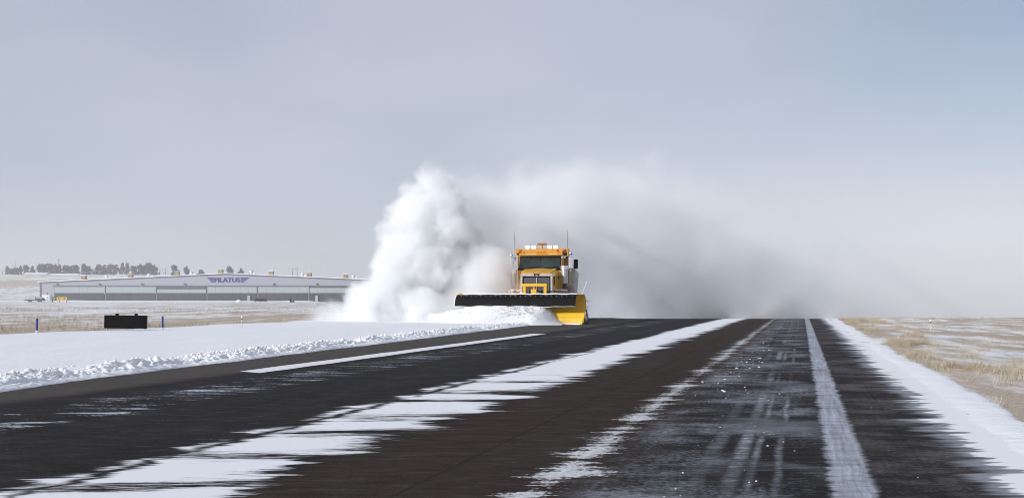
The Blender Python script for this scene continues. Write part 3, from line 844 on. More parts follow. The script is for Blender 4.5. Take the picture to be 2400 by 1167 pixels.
for k in range(NS):
    a0 = 0.24 + (LP + 0.16) * k / NS; a1 = 0.24 + (LP + 0.16) * (k + 1) / NS
    w0, w1 = (0.012 * math.sin(t * 19) + 0.008 * math.sin(t * 41 + 1) for t in (k / NS, (k + 1) / NS))
    sb.cyl(pl(a0, 0.372 + w0, 0.733 + w0 * 1.2), pl(a1, 0.372 + w1, 0.733 + w1 * 1.2), 0.009 + 0.008 * (k / NS), n=6)
sb.tube([pl(LP + 0.40, 0.08, 1.225), pl(LP + 0.40, 0.20, 1.17), pl(LP + 0.40, 0.31, 1.0), pl(LP + 0.40, 0.375, 0.74)], 0.02, 6)
sb.build('frosted_hem', M['snow'], fl)
for k in range(24):
    s_ = 0.4 + k * (LP - 0.05) / 23
    MB().cyl(pl(s_, 0.225, 1.155), pl(s_, 0.245, 1.175), 0.014, n=6).build('bolt', M['steel'], fl)
MB().ball(tuple(pl(LP + 0.22, 0.06, 1.265)), 0.14, 10, (1.1, 0.6, 0.25)).build('lip_cap', M['yellow'], plow)
# caster wheel and marker behind the leading end
MB().lathe([(0.09, -0.05), (0.17, -0.06), (0.195, 0), (0.17, 0.06), (0.09, 0.05)], tuple(pl(-0.09, -0.25, 0.21)), 'X', 16).build('caster_wheel', M['tyre'], plow)
MB().tube([pl(-0.07, -0.25, 0.22), pl(-0.08, -0.30, 0.50), pl(-0.02, -0.38, 0.62)], 0.03, 8).build('caster_fork', M['dark'], plow)
for z in (0.42, 0.70, 0.95):
    MB().cyl(pl(-0.13, -0.33, z), pl(-0.01, -0.33, z), 0.022, n=6).build('end_pin', M['steel'], plow)
MB().cyl(pl(0.12, -0.2, 1.15), pl(-0.12, -0.2, 1.80), 0.013, n=6).build('guide_marker', M['white'], plow)

# snow rolling off the blade
def roll():
    s = lin(0.75, LP + 1.6, 150); k = lin(0, 1, 46)
    S, K = np.meshgrid(s, k, indexing='ij')
    ramp = sstep(0.7, 1.9, S)
    base_h = 0.80 * ramp * (1 - 0.55 * sstep(LP - 1.0, LP + 1.6, S)) + 0.03
    n_ = 1.75 * K * (0.45 + 0.55 * ramp) - 0.16 * (1 - K)
    hg = base_h * (1 - K ** 1.5) * (0.86 + 0.3 * (1 - np.abs(2 * K - 0.4)))
    hg = hg + ramp * (0.26 * (fbm(S * 2.6, K * 3.6, 4) - 0.5) + 0.05 * (np.abs(fbm(S * 6, K * 8, 3) - 0.5) * 2 - 0.3)) * (1 - K) - 0.04 * sstep(0.9, 1, K)
    P = np.zeros(S.shape + (3,))
    P[..., 0] = PR.x + sd.x * S + nd.x * n_; P[..., 1] = PR.y + sd.y * S + nd.y * n_
    P[..., 2] = gz(P[..., 0], P[..., 1]) + np.minimum(hg, 0.71 + 0.1 * fbm(S * 3, K * 5, 3))
    return P
RP = roll()
o = obj('snow_pile', grid_mesh('snow_pile', RP, True), M['chunk'])
tag(o, 'white churned snow rolling ahead of the yellow plow blade', 'snow', kind='stuff')
pts = []
for i in range(460):
    si = int(np.clip(nrng.normal(48, 13), 20, 140)); ki = int(np.clip(nrng.normal(17, 8), 1, 43))
    p = RP[si, ki]
    pts.append((p[0] + nrng.normal(0, 0.03), p[1] - 0.03, min(p[2] + nrng.uniform(-0.02, 0.02), 0.70), 0.010 + 0.036 * nrng.random() ** 2.4))
for i in range(60):
    s_ = nrng.uniform(0.8, LP); q = PR + sd * s_ + nd * nrng.uniform(0.5, 1.6)
    pts.append((q.x, q.y, nrng.uniform(0.15, 0.75), 0.010 + 0.022 * nrng.random() ** 2))
lump_field('snow_clods', pts, M['clod'], 'grey icy clods tumbling in front of the plow blade', 'clods')

# ------------------------------------------------------------------ signs and markers by the runway
D = 27.0
SG = empty('airfield_sign', on_ground(294.5, D) + Vector((0, 0, 0.03))); SG.rotation_euler = (0, R(0.8), R(6))
tag(SG, 'black rear side of a low airfield sign standing in the snow', 'sign')
kx = D / FPX
wS, z0, z1 = 95 * kx, 0.085, 0.50
MB().span((-wS / 2, -0.05, z0), (wS / 2, 0.07, z1)).build('sign_box', M['black'], SG, 0.012)
MB().span((wS / 2 - 0.055, -0.062, z0 + 0.01), (wS / 2 - 0.02, -0.051, z1 - 0.01)).build('end_rail', M['black'], SG)
MB().span((-wS / 2 + 0.03, -0.058, z0 + 0.02), (wS / 2 - 0.07, -0.051, z0 + 0.045)).build('lower_rail', M['black'], SG)
for x in (-0.27, 0.31):
    MB().span((x - 0.045, -0.02, z1 + 0.001), (x + 0.045, 0.04, z1 + 0.055)).build('lug', M['black'], SG, 0.008)
for x in (-wS / 2 + 0.07, 0.02, wS / 2 - 0.07):
    f = MB().cyl((x, 0.01, 0.02), (x, 0.01, z0 - 0.001), 0.025, n=8).build('leg', M['steel'], SG)
    MB().cyl((x, 0.01, -0.05), (x, 0.01, 0.019), 0.06, n=10).build('foot', M['steel'], f)
def blue_post(px, D, hb, hw, lean, label):
    e = empty('edge_marker', on_ground(px, D) + Vector((0, 0, 0.045))); e.rotation_euler = (0, R(lean), 0)
    tag(e, label, 'marker post', 'blue marker posts by the snowy verge')
    MB().cyl((0, 0, hw), (0, 0, hw + hb), 0.030, n=12).build('sleeve', M['blue'], e)
    MB().cyl((0, 0, -0.05), (0, 0, hw - 0.001), 0.026, n=12).build('post', M['white'], e)
    MB().cyl((0, 0, hw + hb + 0.001), (0, 0, hw + hb + 0.012), 0.031, n=12).build('cap', M['blue'], e)
blue_post(86, 24.6, 0.33, 0.10, 1.5, 'taller blue marker post on a white base, away from the sign')
blue_post(381.5, 27.8, 0.35, 0.075, -0.8, 'thin dark blue marker post close beside the black sign')
def stake_light(px, D, h, label, g_r=0.035):
    e = empty('edge_light', on_ground(px, D))
    tag(e, label, 'edge light', 'small edge lights on stakes')
    MB().cyl((0, 0, -0.05), (0, 0, h - 0.06), 0.011, n=8).build('stake', M['stake'], e)
    MB().cyl((0, 0, h - 0.06), (0, 0, h - 0.02), 0.018, 0.026, n=10).build('collar', M['stakec'], e)
    MB().ball((0, 0, h + 0.015), g_r, 12, (1, 1, 1.2)).build('globe', M['white'], e)
M['stake'] = paint('tan_stake', (0.62, 0.50, 0.34), 0.6)
M['stakec'] = paint('dark_collar', (0.06, 0.05, 0.05), 0.5)
stake_light(567, 29.5, 0.40, 'white globe light on a thin stake in front of the hangar')
stake_light(2181, 28.0, 0.32, 'white globe light standing in the dry grass right of the runway')

# ------------------------------------------------------------------ hangar
DH = 350.0; k = DH / FPX
HX = lambda px: (px - 1200) * k
HZ = lambda py: (706.9 - py) * k
M['wall'] = paint('hangar_metal', (0.37, 0.37, 0.42), 0.6, var=0.03, scale=0.08)
M['wall2'] = paint('hangar_trim', (0.12, 0.125, 0.15), 0.6, var=0.05)
M['lower'] = paint('door_dark_panel', (0.042, 0.047, 0.062), 0.55, var=0.08, scale=0.2)
M['lower2'] = paint('door_dark_panel_b', (0.050, 0.052, 0.065), 0.55, var=0.08, scale=0.2)
M['upper'] = paint('door_translucent_panel', (0.38, 0.43, 0.435), 0.45, var=0.05, scale=0.3)
M['upper2'] = paint('door_translucent_grey', (0.31, 0.35, 0.38), 0.45, var=0.05, scale=0.3)
M['post'] = paint('door_post', (0.42, 0.45, 0.48), 0.5, var=0.05)
M['roofbox'] = paint('rusty_roof_unit', (0.33, 0.20, 0.10), 0.7, var=0.25, scale=1)
M['roofbox2'] = paint('tan_roof_unit', (0.34, 0.25, 0.13), 0.7, var=0.25, scale=1)
M['turbine'] = paint('bright_turbine', (0.78, 0.80, 0.83), 0.35, var=0.05, metal=0.3)
M['logo'] = paint('blue_violet_sign', (0.018, 0.018, 0.22), 0.5, var=0.05)
HG = empty('hangar', (HX(530), DH, 0))
tag(HG, 'long low grey hangar with a blue winged company sign', 'hangar')
hx = lambda px: HX(px) - HX(530)
xl, xr_ = hx(93), hx(985)
ze, za = HZ(661.5), HZ(641.5)
eave_r = HZ(661.0)
# front wall as a gable, 60 m deep shell
def gable(y0, y1, pad=0, zt=0.0):
    P = [(xl - pad, -0.6), (xr_ + pad, -0.6), (xr_ + pad, eave_r + zt), (0, za + zt), (xl - pad, ze + zt)]
    return MB().loft([[(x, y0, z) for x, z in P], [(x, y1, z) for x, z in P]])
gable(0, 60).build('wall', M['wall'], HG)
# snowy roof sheets, thin, slightly overhanging
def roof_half(x0, z0, x1, z1):
    return MB().loft([[(x0, -0.5, z0 + 0.02), (x1, -0.5, z1 + 0.02), (x1, 60.5, z1 + 0.02), (x0, 60.5, z0 + 0.02)], [(x0, -0.5, z0 + 0.30), (x1, -0.5, z1 + 0.30), (x1, 60.5, z1 + 0.30), (x0, 60.5, z0 + 0.30)]])
sl = (za - ze) / -xl; sr = (za - eave_r) / xr_
roof = roof_half(xl - 0.8, ze - 0.8 * sl, -0.001, za).build('roof', M['snow'], HG)
roof2 = roof_half(0.001, za, xr_ + 0.8, eave_r - 0.8 * sr).build('roof', M['snow'], HG)
def trim_half(x0, z0, x1, z1):
    return MB().loft([[(x0, -0.25, z0 - 0.35), (x1, -0.25, z1 - 0.35), (x1, -0.02, z1 - 0.35), (x0, -0.02, z0 - 0.35)], [(x0, -0.25, z0), (x1, -0.25, z1), (x1, -0.02, z1), (x0, -0.02, z0)]])
trim_half(xl - 0.1, ze, -0.001, za).build('eave_trim', M['wall2'], HG)
trim_half(0.001, za, xr_ + 0.1, eave_r).build('eave_trim', M['wall2'], HG)
zt_, zm, zb = HZ(671.5), HZ(687.0), 0.05
dp = [126.5, 247, 366.5, 485, 604, 723.5, 842.5, 962]
MB().span((hx(125), -0.45, zt_ + 0.02), (hx(975), -0.02, zt_ + 0.38)).build('door_header', M['wall2'], HG)
for i in range(7):
    x0, x1 = hx(dp[i]) + 0.22, hx(dp[i + 1]) - 0.22
    d_ = MB().span((x0, -0.20, zb), (x1, -0.03, zt_)).build('hangar_door', M['wall2'], HG)
    up = M['upper2'] if i == 3 - 1 else M['upper']
    zz = zt_ - 0.12 - (1.1 if i == 2 else 0.0) - (0.45 if i == 5 else 0)
    nP = 6
    for j in range(nP):
        a = x0 + 0.1 + (x1 - x0 - 0.2) * j / nP; b_ = x0 + 0.1 + (x1 - x0 - 0.2) * (j + 1) / nP
        MB().span((a + 0.02, -0.29, zm + 0.12), (b_ - 0.02, -0.201, zz)).build('upper_panel', up if i != 2 else M['upper'], d_)
        MB().span((a + 0.015, -0.27, zb), (b_ - 0.015, -0.201, zm - 0.10)).build('lower_panel', M['lower'] if (i + j // 3) % 2 else M['lower2'], d_)
    MB().span((x0, -0.32, zm - 0.06), (x1, -0.202, zm + 0.09)).build('rail', M['wall2'], d_)
for px in (247, 366.5, 723.5, 842.5):
    MB().span((hx(px) - 0.17, -0.50, zm - 0.3), (hx(px) + 0.17, -0.03, zt_)).build('door_post', M['post'], HG)
for px in (584, 743):
    MB().span((hx(px) - 0.55, -0.75, 0.0), (hx(px) + 0.55, -0.33, HZ(692.5))).build('pillar', M['post'], HG, 0.05)
MB().span((hx(93.5), -0.10, 0), (hx(97), -0.01, ze - 0.5)).build('corner_trim', M['wall2'], HG)
for px in (134, 233, 333, 433, 642, 743, 843):
    lm = MB().span((hx(px) - 0.30, -0.55, HZ(667.2)), (hx(px) + 0.34, -0.02, HZ(664.2))).build('flood_lamp', M['wall2'], HG, 0.05)
def roof_z(x): return (za - abs(x) * (sl if x < 0 else sr)) + 0.30
for i, (px, py) in enumerate(((190, 650.8), (300, 646.5), (410, 642.5), (513, 637.3), (632, 639.5), (722, 644.2), (808, 647.5))):
    x = hx(px); h_ = 1.8; y_ = 1.6
    bx_ = MB().span((x - 0.85, y_, roof_z(x) - 0.25), (x + 0.85, y_ + 1.7, roof_z(x) + 1.55)).build('roof_unit', M['roofbox'] if i in (0, 5, 6) else M['roofbox2'], HG, 0.03)
    MB().span((x - 0.95, y_ - 0.1, roof_z(x) + 1.552), (x + 0.95, y_ + 1.8, roof_z(x) + 1.78)).build('hood', M['snow'], bx_, 0.05)
for px in (229, 330, 432, 575, 698, 820):
    x = hx(px); zz = roof_z(x) - 0.2; y_ = 8.0
    tv = MB().lathe([(0.55, zz), (0.5, zz + 0.7), (0.75, zz + 0.85), (0.85, zz + 1.35), (0.45, zz + 1.8), (0.01, zz + 1.95)], (x, y_, 0), 'Z', 12).build('turbine_vent', M['turbine'], HG)
    MB().span((x + 0.75, y_ - 0.4, zz), (x + 1.7, y_ + 0.5, zz + 1.05)).build('vent_box', M['turbine'], tv, 0.04)
# lettering
def text_mesh(name, body, height, mat, parent, loc, bold=0.0, ex=0.05, width=None):
    cu = bpy.data.curves.new(name, 'FONT'); cu.body = body; cu.size = 1.0; cu.offset = bold; cu.extrude = 0.02
    cu.align_x = 'CENTER'
    tmp = bpy.data.objects.new(name, cu); col.objects.link(tmp)
    dg = bpy.context.evaluated_depsgraph_get()
    me = bpy.data.meshes.new_from_object(tmp.evaluated_get(dg))
    bpy.data.objects.remove(tmp)
    co = np.array([v.co[:] for v in me.vertices])
    mn_, mx_ = co.min(0), co.max(0)
    sy_ = height / (mx_[1] - mn_[1]); sx_ = (width / (mx_[0] - mn_[0])) if width else sy_
    q = np.stack([(co[:, 0] - (mn_[0] + mx_[0]) / 2) * sx_, -(co[:, 2] / 0.02) * ex, (co[:, 1] - mn_[1]) * sy_], -1)
    me.vertices.foreach_set('co', q.astype(np.float32).reshape(-1)); me.update()
    me.name = name
    o = obj(name, me, mat, parent); o.location = loc
    return o
zc0, zc1 = HZ(661.2), HZ(650.6)
text_mesh('lettering', 'PILATUS', zc1 - zc0, M['logo'], HG, (hx(532.5), -0.10, zc0), bold=0.024, ex=0.08, width=60 * k)
for s, edge, tip in ((-1, 500.5, 485.8), (1, 564.5, 583.0)):
    wl = MB()
    for r_, (pa, pb, cut) in enumerate(((650.6, 653.4, 0.0), (654.6, 657.0, 0.30), (658.6, 661.2, 0.52))):
        t0 = tip + (edge - tip) * cut
        a, b_ = hx(edge), hx(t0); c_ = hx(t0 + (edge - t0) * 0.14)
        wl.loft([[(a, -0.18, HZ(pa)), (b_, -0.18, HZ(pa)), (c_, -0.18, HZ(pb)), (a, -0.18, HZ(pb))], [(a, -0.02, HZ(pa)), (b_, -0.02, HZ(pa)), (c_, -0.02, HZ(pb)), (a, -0.02, HZ(pb))]])
    wl.build('sign_wing', M['logo'], HG)
# snow bank along the apron in front of the hangar
def bank():
    xs_ = lin(HX(-60), HX(1010), 260); kk = lin(0, 1, 9)
    A, K = np.meshgrid(xs_, kk, indexing='ij')
    y_ = 322 + 14 * K + 6 * (fbm(A * 0.02, A * 0 + 4, 3) - 0.5)
    z_ = 0.55 * np.sin(np.pi * K) ** 0.7 * (0.4 + 1.1 * fbm(A * 0.06, K * 2, 4)) - 0.1
    return np.stack([A, y_, gz(A, y_) + z_], -1)
o = obj('snow_bank', grid_mesh('snow_bank', bank()), M['snow']); tag(o, kind='structure')

# ------------------------------------------------------------------ things in front of the hangar
M['signyel'] = paint('sign_yellow', (0.80, 0.50, 0.03), 0.5, var=0.06)
M['signblk'] = paint('sign_black', (0.02, 0.018, 0.014), 0.5)
D = 300.0; k3 = D / FPX
e = empty('taxiway_sign', on_ground(140, D)); tag(e, 'yellow and black taxiway sign at the near corner of the hangar', 'sign')
gx = lambda px: (px - 140) * k3
zs0, zs1 = (708.0 - 703.6) * k3, (708.0 - 696.2) * k3
pb = MB().span((gx(122.3), -0.15, zs0), (gx(133.2), 0.15, zs1)).build('black_panel', M['signblk'], e)
text_mesh('lettering', 'A', (zs1 - zs0) * 0.72, M['signyel'], pb, (gx(127.8), -0.17, zs0 + (zs1 - zs0) * 0.14), bold=0.02, ex=0.012)
py_ = MB().span((gx(133.4), -0.15, zs0), (gx(144.2), 0.15, zs1)).build('yellow_panel', M['signyel'], e)
text_mesh('lettering', 'A2', (zs1 - zs0) * 0.62, M['signblk'], py_, (gx(139), -0.17, zs0 + (zs1 - zs0) * 0.18), bold=0.02, ex=0.012)
py2 = MB().span((gx(144.4), -0.15, zs0), (gx(156.5), 0.15, zs1)).build('yellow_panel', M['signyel'], e)
zmid = (zs0 + zs1) / 2
MB().loft([[(gx(146.5), -0.17, zmid - .12), (gx(150.5), -0.17, zmid - .12), (gx(150.5), -0.17, zmid + .12), (gx(146.5), -0.17, zmid + .12)], [(gx(146.5), -0.152, zmid - .12), (gx(150.5), -0.152, zmid - .12), (gx(150.5), -0.152, zmid + .12), (gx(146.5), -0.152, zmid + .12)]]).loft(
    [[(gx(150.5), -0.17, zmid - .4), (gx(154), -0.17, zmid), (gx(150.5), -0.17, zmid + .4)], [(gx(150.5), -0.152, zmid - .4), (gx(154), -0.152, zmid), (gx(150.5), -0.152, zmid + .4)]]).build('arrow', M['signblk'], py2)
for px in (122.9, 139, 155.5):
    MB().span((gx(px) - 0.10, -0.1, -0.3), (gx(px) + 0.10, 0.1, zs0)).build('leg', M['signblk'], e)

e = empty('utility_shed', on_ground(112, 330)); k3 = 330 / FPX
tag(e, 'small white box shed by the hangar corner', 'shed')
MB().span((-9 * k3, -1.2, 0), (8 * k3, 1.2, 2.55)).build('wall', M['white'], e, 0.04)
MB().span((-9.8 * k3, -1.4, 2.552), (8.8 * k3, 1.4, 2.72)).build('roof', M['snow'], e, 0.05)
MB().span((1.2 * k3, -1.25, 0.1), (5 * k3, -1.202, 2.1)).build('door', M['post'], e)
MB().cyl((-0.1, 0, 2.7), (-0.1, 0, 3.6), 0.14, n=8).build('vent_pipe', M['wall2'], e)

e = empty('equipment_trailer', on_ground(84, 322)); k3 = 322 / FPX
tag(e, 'dark low trailer carrying a snow covered tank', 'trailer')
MB().span((-22 * k3, -1.0, 0.45), (20 * k3, 1.0, 0.85)).loft([[(-22 * k3, -0.9, 0.5), (-22 * k3, 0.9, 0.5), (-22 * k3, 0.9, 0.84), (-22 * k3, -0.9, 0.84)], [(-28 * k3, -0.1, 0.35), (-28 * k3, 0.1, 0.35), (-28 * k3, 0.1, 0.5), (-28 * k3, -0.1, 0.5)]]).build('deck', M['dark'], e)
for px in (-13, -8, 10, 15):
    MB().lathe([(0.1, -0.12), (0.40, -0.12), (0.42, 0), (0.40, 0.12), (0.1, 0.12)], (px * k3, -1.05, 0.42), 'Y', 14).build('wheel', M['tyre'], e)
MB().span((2 * k3, -0.8, 0.852), (19 * k3, 0.8, 1.45)).build('tank', M['dark'], e, 0.2)
MB().span((2.5 * k3, -0.75, 1.452), (18 * k3, 0.75, 1.75)).build('snow_cap', M['snow'], e, 0.12)
MB().tube([(1 * k3, -0.6, 0.85), (2 * k3, -0.6, 1.9), (10 * k3, -0.6, 2.0)], 0.12, 6).build('boom', M['dark'], e)

e = empty('low_airfield_sign', on_ground(611.5, 300)); k3 = 0.15
tag(e, 'small black sign back in front of the hangar doors', 'sign')
MB().span((-14.3 * k3, -0.15, 0.3), (14.3 * k3, 0.15, 0.3 + 5.9 * k3)).build('sign_box', M['black'], e, 0.03)
for x in (-1.8, 0, 1.8): MB().span((x - 0.08, -0.08, -0.2), (x + 0.08, 0.08, 0.298)).build('leg', M['black'], e)

e = empty('snow_mound', on_ground(560, 310))
tag(e, 'small white heaped snow mound at the foot of the hangar doors', 'snow mound')
MB().ball((0, 0, 0.1), 1.0, 14, (0.95, 0.8, 0.75)).ball((0.5, -0.1, 0.05), 0.7, 12, (0.9, 0.8, 0.7)).build('mound', M['snow'], e)

e = empty('wind_light', on_ground(685, 280)); k3 = 0.14
tag(e, 'round grey and black beacon drum lying before the hangar', 'beacon')
MB().lathe([(0.01, -0.3), (0.55, -0.3), (0.6, -0.1), (0.6, 0.1), (0.55, 0.3), (0.01, 0.3)], (0.25, -0.1, 0.62), 'X', 16).build('drum', M['wall2'], e)
MB().loft([[(-0.75, -0.3, 0.05), (0.4, -0.3, -0.02), (0.4, 0.3, -0.02), (-0.75, 0.3, 0.05)], [(-0.85, -0.3, 1.25), (-0.36, -0.3, 1.15), (-0.36, 0.3, 1.15), (-0.85, 0.3, 1.25)]]).build('hood', M['black'], e, 0.05)
MB().cyl((0.8, 0, 0), (0.8, 0, 0.5), 0.06, n=6).build('stub', M['black'], e)
M['bollard'] = paint('pale_yellow', (0.72, 0.70, 0.36), 0.6)
for px, lb_ in ((812.5, 'pale yellow bollard, the one farther from the blown snow'), (818.5, 'pale yellow bollard, the one closer to the blown snow')):
    p_ = on_ground(px, 338)
    o = MB().cyl((0, 0, -0.1), (0, 0, 1.0), 0.26, n=12).ball((0, 0, 1.0), 0.26, 12).build('bollard', M['bollard'])
    o.location = p_
    tag(o, lb_, 'bollard', 'bollards by the hangar')

# ------------------------------------------------------------------ hill: trees, poles, far sheds
M['pine'] = paint('pine_needles', (0.075, 0.082, 0.075), 0.8, var=0.45, scale=0.6, spec=0.1)
M['bare'] = paint('bare_twigs', (0.11, 0.095, 0.085), 0.9, var=0.3, scale=0.6, spec=0.1)
M['bark'] = paint('bark', (0.07, 0.055, 0.045), 0.9, var=0.3)
def crown_mesh(name, seed, pointed, nleaf, open_):
    g_ = np.random.default_rng(seed); V_, F_ = [], []
    cl = []
    for i in range(26):
        h_ = g_.uniform(0.08, 1.0)
        rad = (1 - h_) ** (0.85 if pointed else 0.5) * (0.42 if pointed else 0.46) + 0.05
        if h_ < 0.2: rad *= 0.55 + h_ * 2
        a = g_.uniform(0, 6.28); rr = rad * g_.uniform(0.25, 0.95)
        cl.append((math.cos(a) * rr, math.sin(a) * rr, h_, g_.uniform(0.08, 0.17)))
    cl.append((0, 0, 0.93, 0.09)); cl.append((0, 0, 0.55, 0.2)); cl.append((0.02, 0, 0.35, 0.22))
    for i in range(nleaf):
        c_ = cl[g_.integers(len(cl))]
        d_ = g_.normal(size=3); d_ /= np.linalg.norm(d_)
        p_ = np.array(c_[:3]) + d_ * c_[3] * g_.uniform(0.5, 1.05)
        a_ = g_.normal(size=3); a_ /= np.linalg.norm(a_); b2 = np.cross(a_, d_); b2 /= (np.linalg.norm(b2) + 1e-6)
        s_ = g_.uniform(0.03, 0.06) * open_
        i0 = len(V_)
        V_ += [p_ - a_ * s_, p_ + b2 * s_ * 0.7, p_ + a_ * s_, p_ - b2 * s_ * 0.7]
        F_.append((i0, i0 + 1, i0 + 2, i0 + 3))
    return tri_mesh(name, np.array(V_), np.array(F_))
protos = [crown_mesh('crown', 11, True, 950, 1.35), crown_mesh('crown', 12, False, 1000, 1.35), crown_mesh('crown', 13, True, 850, 1.35), crown_mesh('crown', 14, False, 950, 1.4)]
bare = crown_mesh('crown', 15, False, 150, 0.55)
trunk_me = MB().cyl((0, 0, -0.12), (0.01, 0, 0.75), 0.028, 0.008, 6).mesh('trunk')
trees = [  # px, top py, width px, depth, kind, label index
    (6, 630, 10, 720, 4, 0), (17, 623, 11, 705, 0, 0), (27, 628, 12, 715, 1, 0), (37, 626, 14, 700, 1, 0), (48, 621.5, 9, 705, 2, 0), (61, 620, 14, 700, 1, 0), (76, 622, 10, 700, 2, 0),
    (95, 617, 16, 700, 1, 0), (108, 616, 16, 705, 3, 0), (120, 617, 14, 700, 1, 0), (131, 618, 14, 700, 3, 0), (140, 619, 12, 705, 0, 0), (155, 620.5, 17, 700, 1, 0), (168, 621, 16, 705, 3, 0), (179, 620, 13, 700, 1, 0), (196, 617, 15, 695, 0, 0), (206, 622, 14, 700, 1, 0),
    (231, 618.5, 14, 700, 1, 1), (243, 619.5, 17, 705, 3, 1), (258, 617.5, 17, 700, 1, 1), (270, 619, 17, 700, 3, 1), (287, 614.5, 10, 695, 2, 1), (298, 615.5, 12, 700, 0, 1), (314, 622, 18, 705, 1, 1), (328, 617.5, 14, 700, 3, 1),
    (338, 620, 15, 705, 1, 1), (349, 614.5, 18, 695, 1, 1), (362, 620, 14, 700, 3, 1), (375, 624, 13, 715, 4, 1), (388, 619, 13, 730, 4, 1),
    (409, 619.5, 22, 690, 1, 2), (437, 622.5, 17, 690, 3, 3), (471.5, 631, 17, 690, 1, 4), (538.5, 622, 23, 690, 1, 5), (564, 627, 22, 690, 3, 6), (589, 632.5, 19, 690, 1, 7),
    (640, 631, 14, 780, 4, 8), (664, 638, 12, 790, 4, 9)]
tl = ['grey green tree in the hazy row beyond the far end of the hangar', 'grey green tree in the hazy row over the middle of the hangar roof',
      'broad dark tree standing alone just past the end of the tree row', 'narrower dark tree standing between the tree row and the small bushy one', 'small bushy tree alone above the hangar roof',
      'tallest of three dark trees above the blue hangar sign', 'middle one of three dark trees above the blue hangar sign', 'lowest of three dark trees above the blue hangar sign',
      'faint bare tree behind the roof, nearer the blue sign', 'faint bare tree behind the roof, nearer the pole pair']
ORD = ['leftmost', 'second', 'third', 'fourth', 'fifth', 'sixth', 'seventh', 'eighth', 'ninth', 'tenth', 'eleventh', 'twelfth', 'thirteenth', 'fourteenth', 'fifteenth', 'sixteenth', 'last']
cnt = {0: 0, 1: 0}
tot_row = {r_: sum(1 for t_ in trees if t_[5] == r_) for r_ in (0, 1)}
def tree_label(li, kd):
    if li > 1: return tl[li]
    i_ = cnt[li]; cnt[li] += 1
    nm = 'faint bare tree' if kd == 4 else ('pointed grey green tree' if kd in (0, 2) else 'rounded grey green tree')
    od = 'last' if i_ == tot_row[li] - 1 else ORD[i_]
    pos_ = (od + ' from the left' if od not in ('leftmost', 'last') else ('leftmost' if od == 'leftmost' else 'rightmost'))
    return f"{nm}, {pos_} in the hazy row " + ('beyond the hangar end' if li == 0 else 'over the hangar roof')
for i, (px, py, wpx, D_, kd, li) in enumerate(trees):
    X_ = (px - 1200) / FPX * D_
    base = float(gz(X_, D_))
    top = H - (py - 701) / FPX * D_
    hh = max(3.0, (top - base) * 0.90); ww = wpx / FPX * D_
    e = empty('bare_tree' if kd == 4 else 'pine_tree', (X_, D_, base), rng.uniform(0, 6.28))
    tag(e, tree_label(li, kd), 'tree', ('trees in the hazy row beyond the hangar end' if li == 0 else 'trees in the hazy row over the hangar roof') if li < 2 else 'trees on the rise behind the hangar')
    o = obj('crown', bare if kd == 4 else protos[kd], M['bare'] if kd == 4 else M['pine'], e)
    sw = ww / 0.92 * (1.55 if li < 2 else 1.15)
    o.scale = (sw, sw, hh)
    t_ = obj('trunk', trunk_me, M['bark'], e); t_.scale = (hh * 0.9, hh * 0.9, hh)

M['wood'] = paint('weathered_pole', (0.10, 0.085, 0.075), 0.9, var=0.3)
def pole(px, ptop, D_, r_, label, arm=None):
    X_ = (px - 1200) / FPX * D_; b_ = float(gz(X_, D_)); tp = H - (ptop - 701) / FPX * D_
    e = empty('utility_pole', (X_, D_, b_)); tag(e, label, 'utility pole', 'utility poles on the rise')
    MB().cyl((0, 0, -0.5), (0, 0, tp - b_), r_, r_ * 0.7, 8).build('pole', M['wood'], e)
    if arm:
        MB().span((-arm, -0.1, tp - b_ - arm * 1.2), (arm, 0.1, tp - b_ - arm * 1.2 + 0.2)).build('crossarm', M['wood'], e)
pole(35.5, 609, 690, 0.20, 'utility pole with a wide crossarm among the trees', 3.2)
pole(84.5, 613, 690, 0.17, 'thin utility pole without crossarm beside the row of trees', None)
pole(137, 606, 705, 0.15, 'tall thin utility pole rising above the tree tops', 1.1)
e = empty('utility_pole', (HX(690) * 2, 700, 0)); tag(e, 'pair of poles joined by one crossarm behind the hangar roof', 'utility pole', 'utility poles on the rise')
q = 0.35
e.location.z = float(gz(e.location.x, 700))
zt2 = H - (630.5 - 701) * q - e.location.z
for px in (685, 696.5):
    MB().cyl(((px - 690) * q, 0, -0.5), ((px - 690) * q, 0, zt2), 0.20, n=8).build('pole', M['wood'], e)
MB().span(((682 - 690) * q, -0.1, zt2 - 0.3), ((699 - 690) * q, 0.1, zt2)).build('crossarm', M['wood'], e)
# far sheds with snowy roofs
def far_shed(px0, px1, ptop, pbase, D_, label, gable_front=False, name='far_shed'):
    q = D_ / FPX; xc = ((px0 + px1) / 2 - 1200) * q; b_ = H - (pbase - 701) * q
    hw_ = (px1 - px0) / 2 * q; h_ = (pbase - ptop) * q
    e = empty(name, (xc, D_, b_)); tag(e, label, 'shed' if name == 'far_shed' else 'house')
    MB().span((-hw_, -2, -3.0), (hw_, 4, h_ * 0.45)).build('wall', M['farwall'], e)
    if gable_front:
        MB().loft([[(-hw_ - .3, -2.3, h_ * .45), (hw_ + .3, -2.3, h_ * .45), (0, -2.3, h_)], [(-hw_ - .3, 4.3, h_ * .45), (hw_ + .3, 4.3, h_ * .45), (0, 4.3, h_)]]).build('roof', M['snow'], e)
    else:
        MB().prism([(-2.6, h_ * .45), (1.0, h_), (4.6, h_ * .45)], -hw_ - .4, hw_ + .4).build('roof', M['snow'], e)
M['farwall'] = paint('far_wall', (0.40, 0.39, 0.40), 0.8)
far_shed(60, 110, 639.0, 645.5, 670, 'long low shed with a snowy roof below the trees')
far_shed(114, 182, 641.0, 646.5, 675, 'longest low snowy roof shed, touching the hangar roofline')
far_shed(-6, 26, 643.0, 648.5, 665, 'low shed with a snowy roof at the edge of the view')
far_shed(213, 226, 630.0, 640.0, 705, 'tiny white gabled house in the gap of the tree row', True, 'far_house')

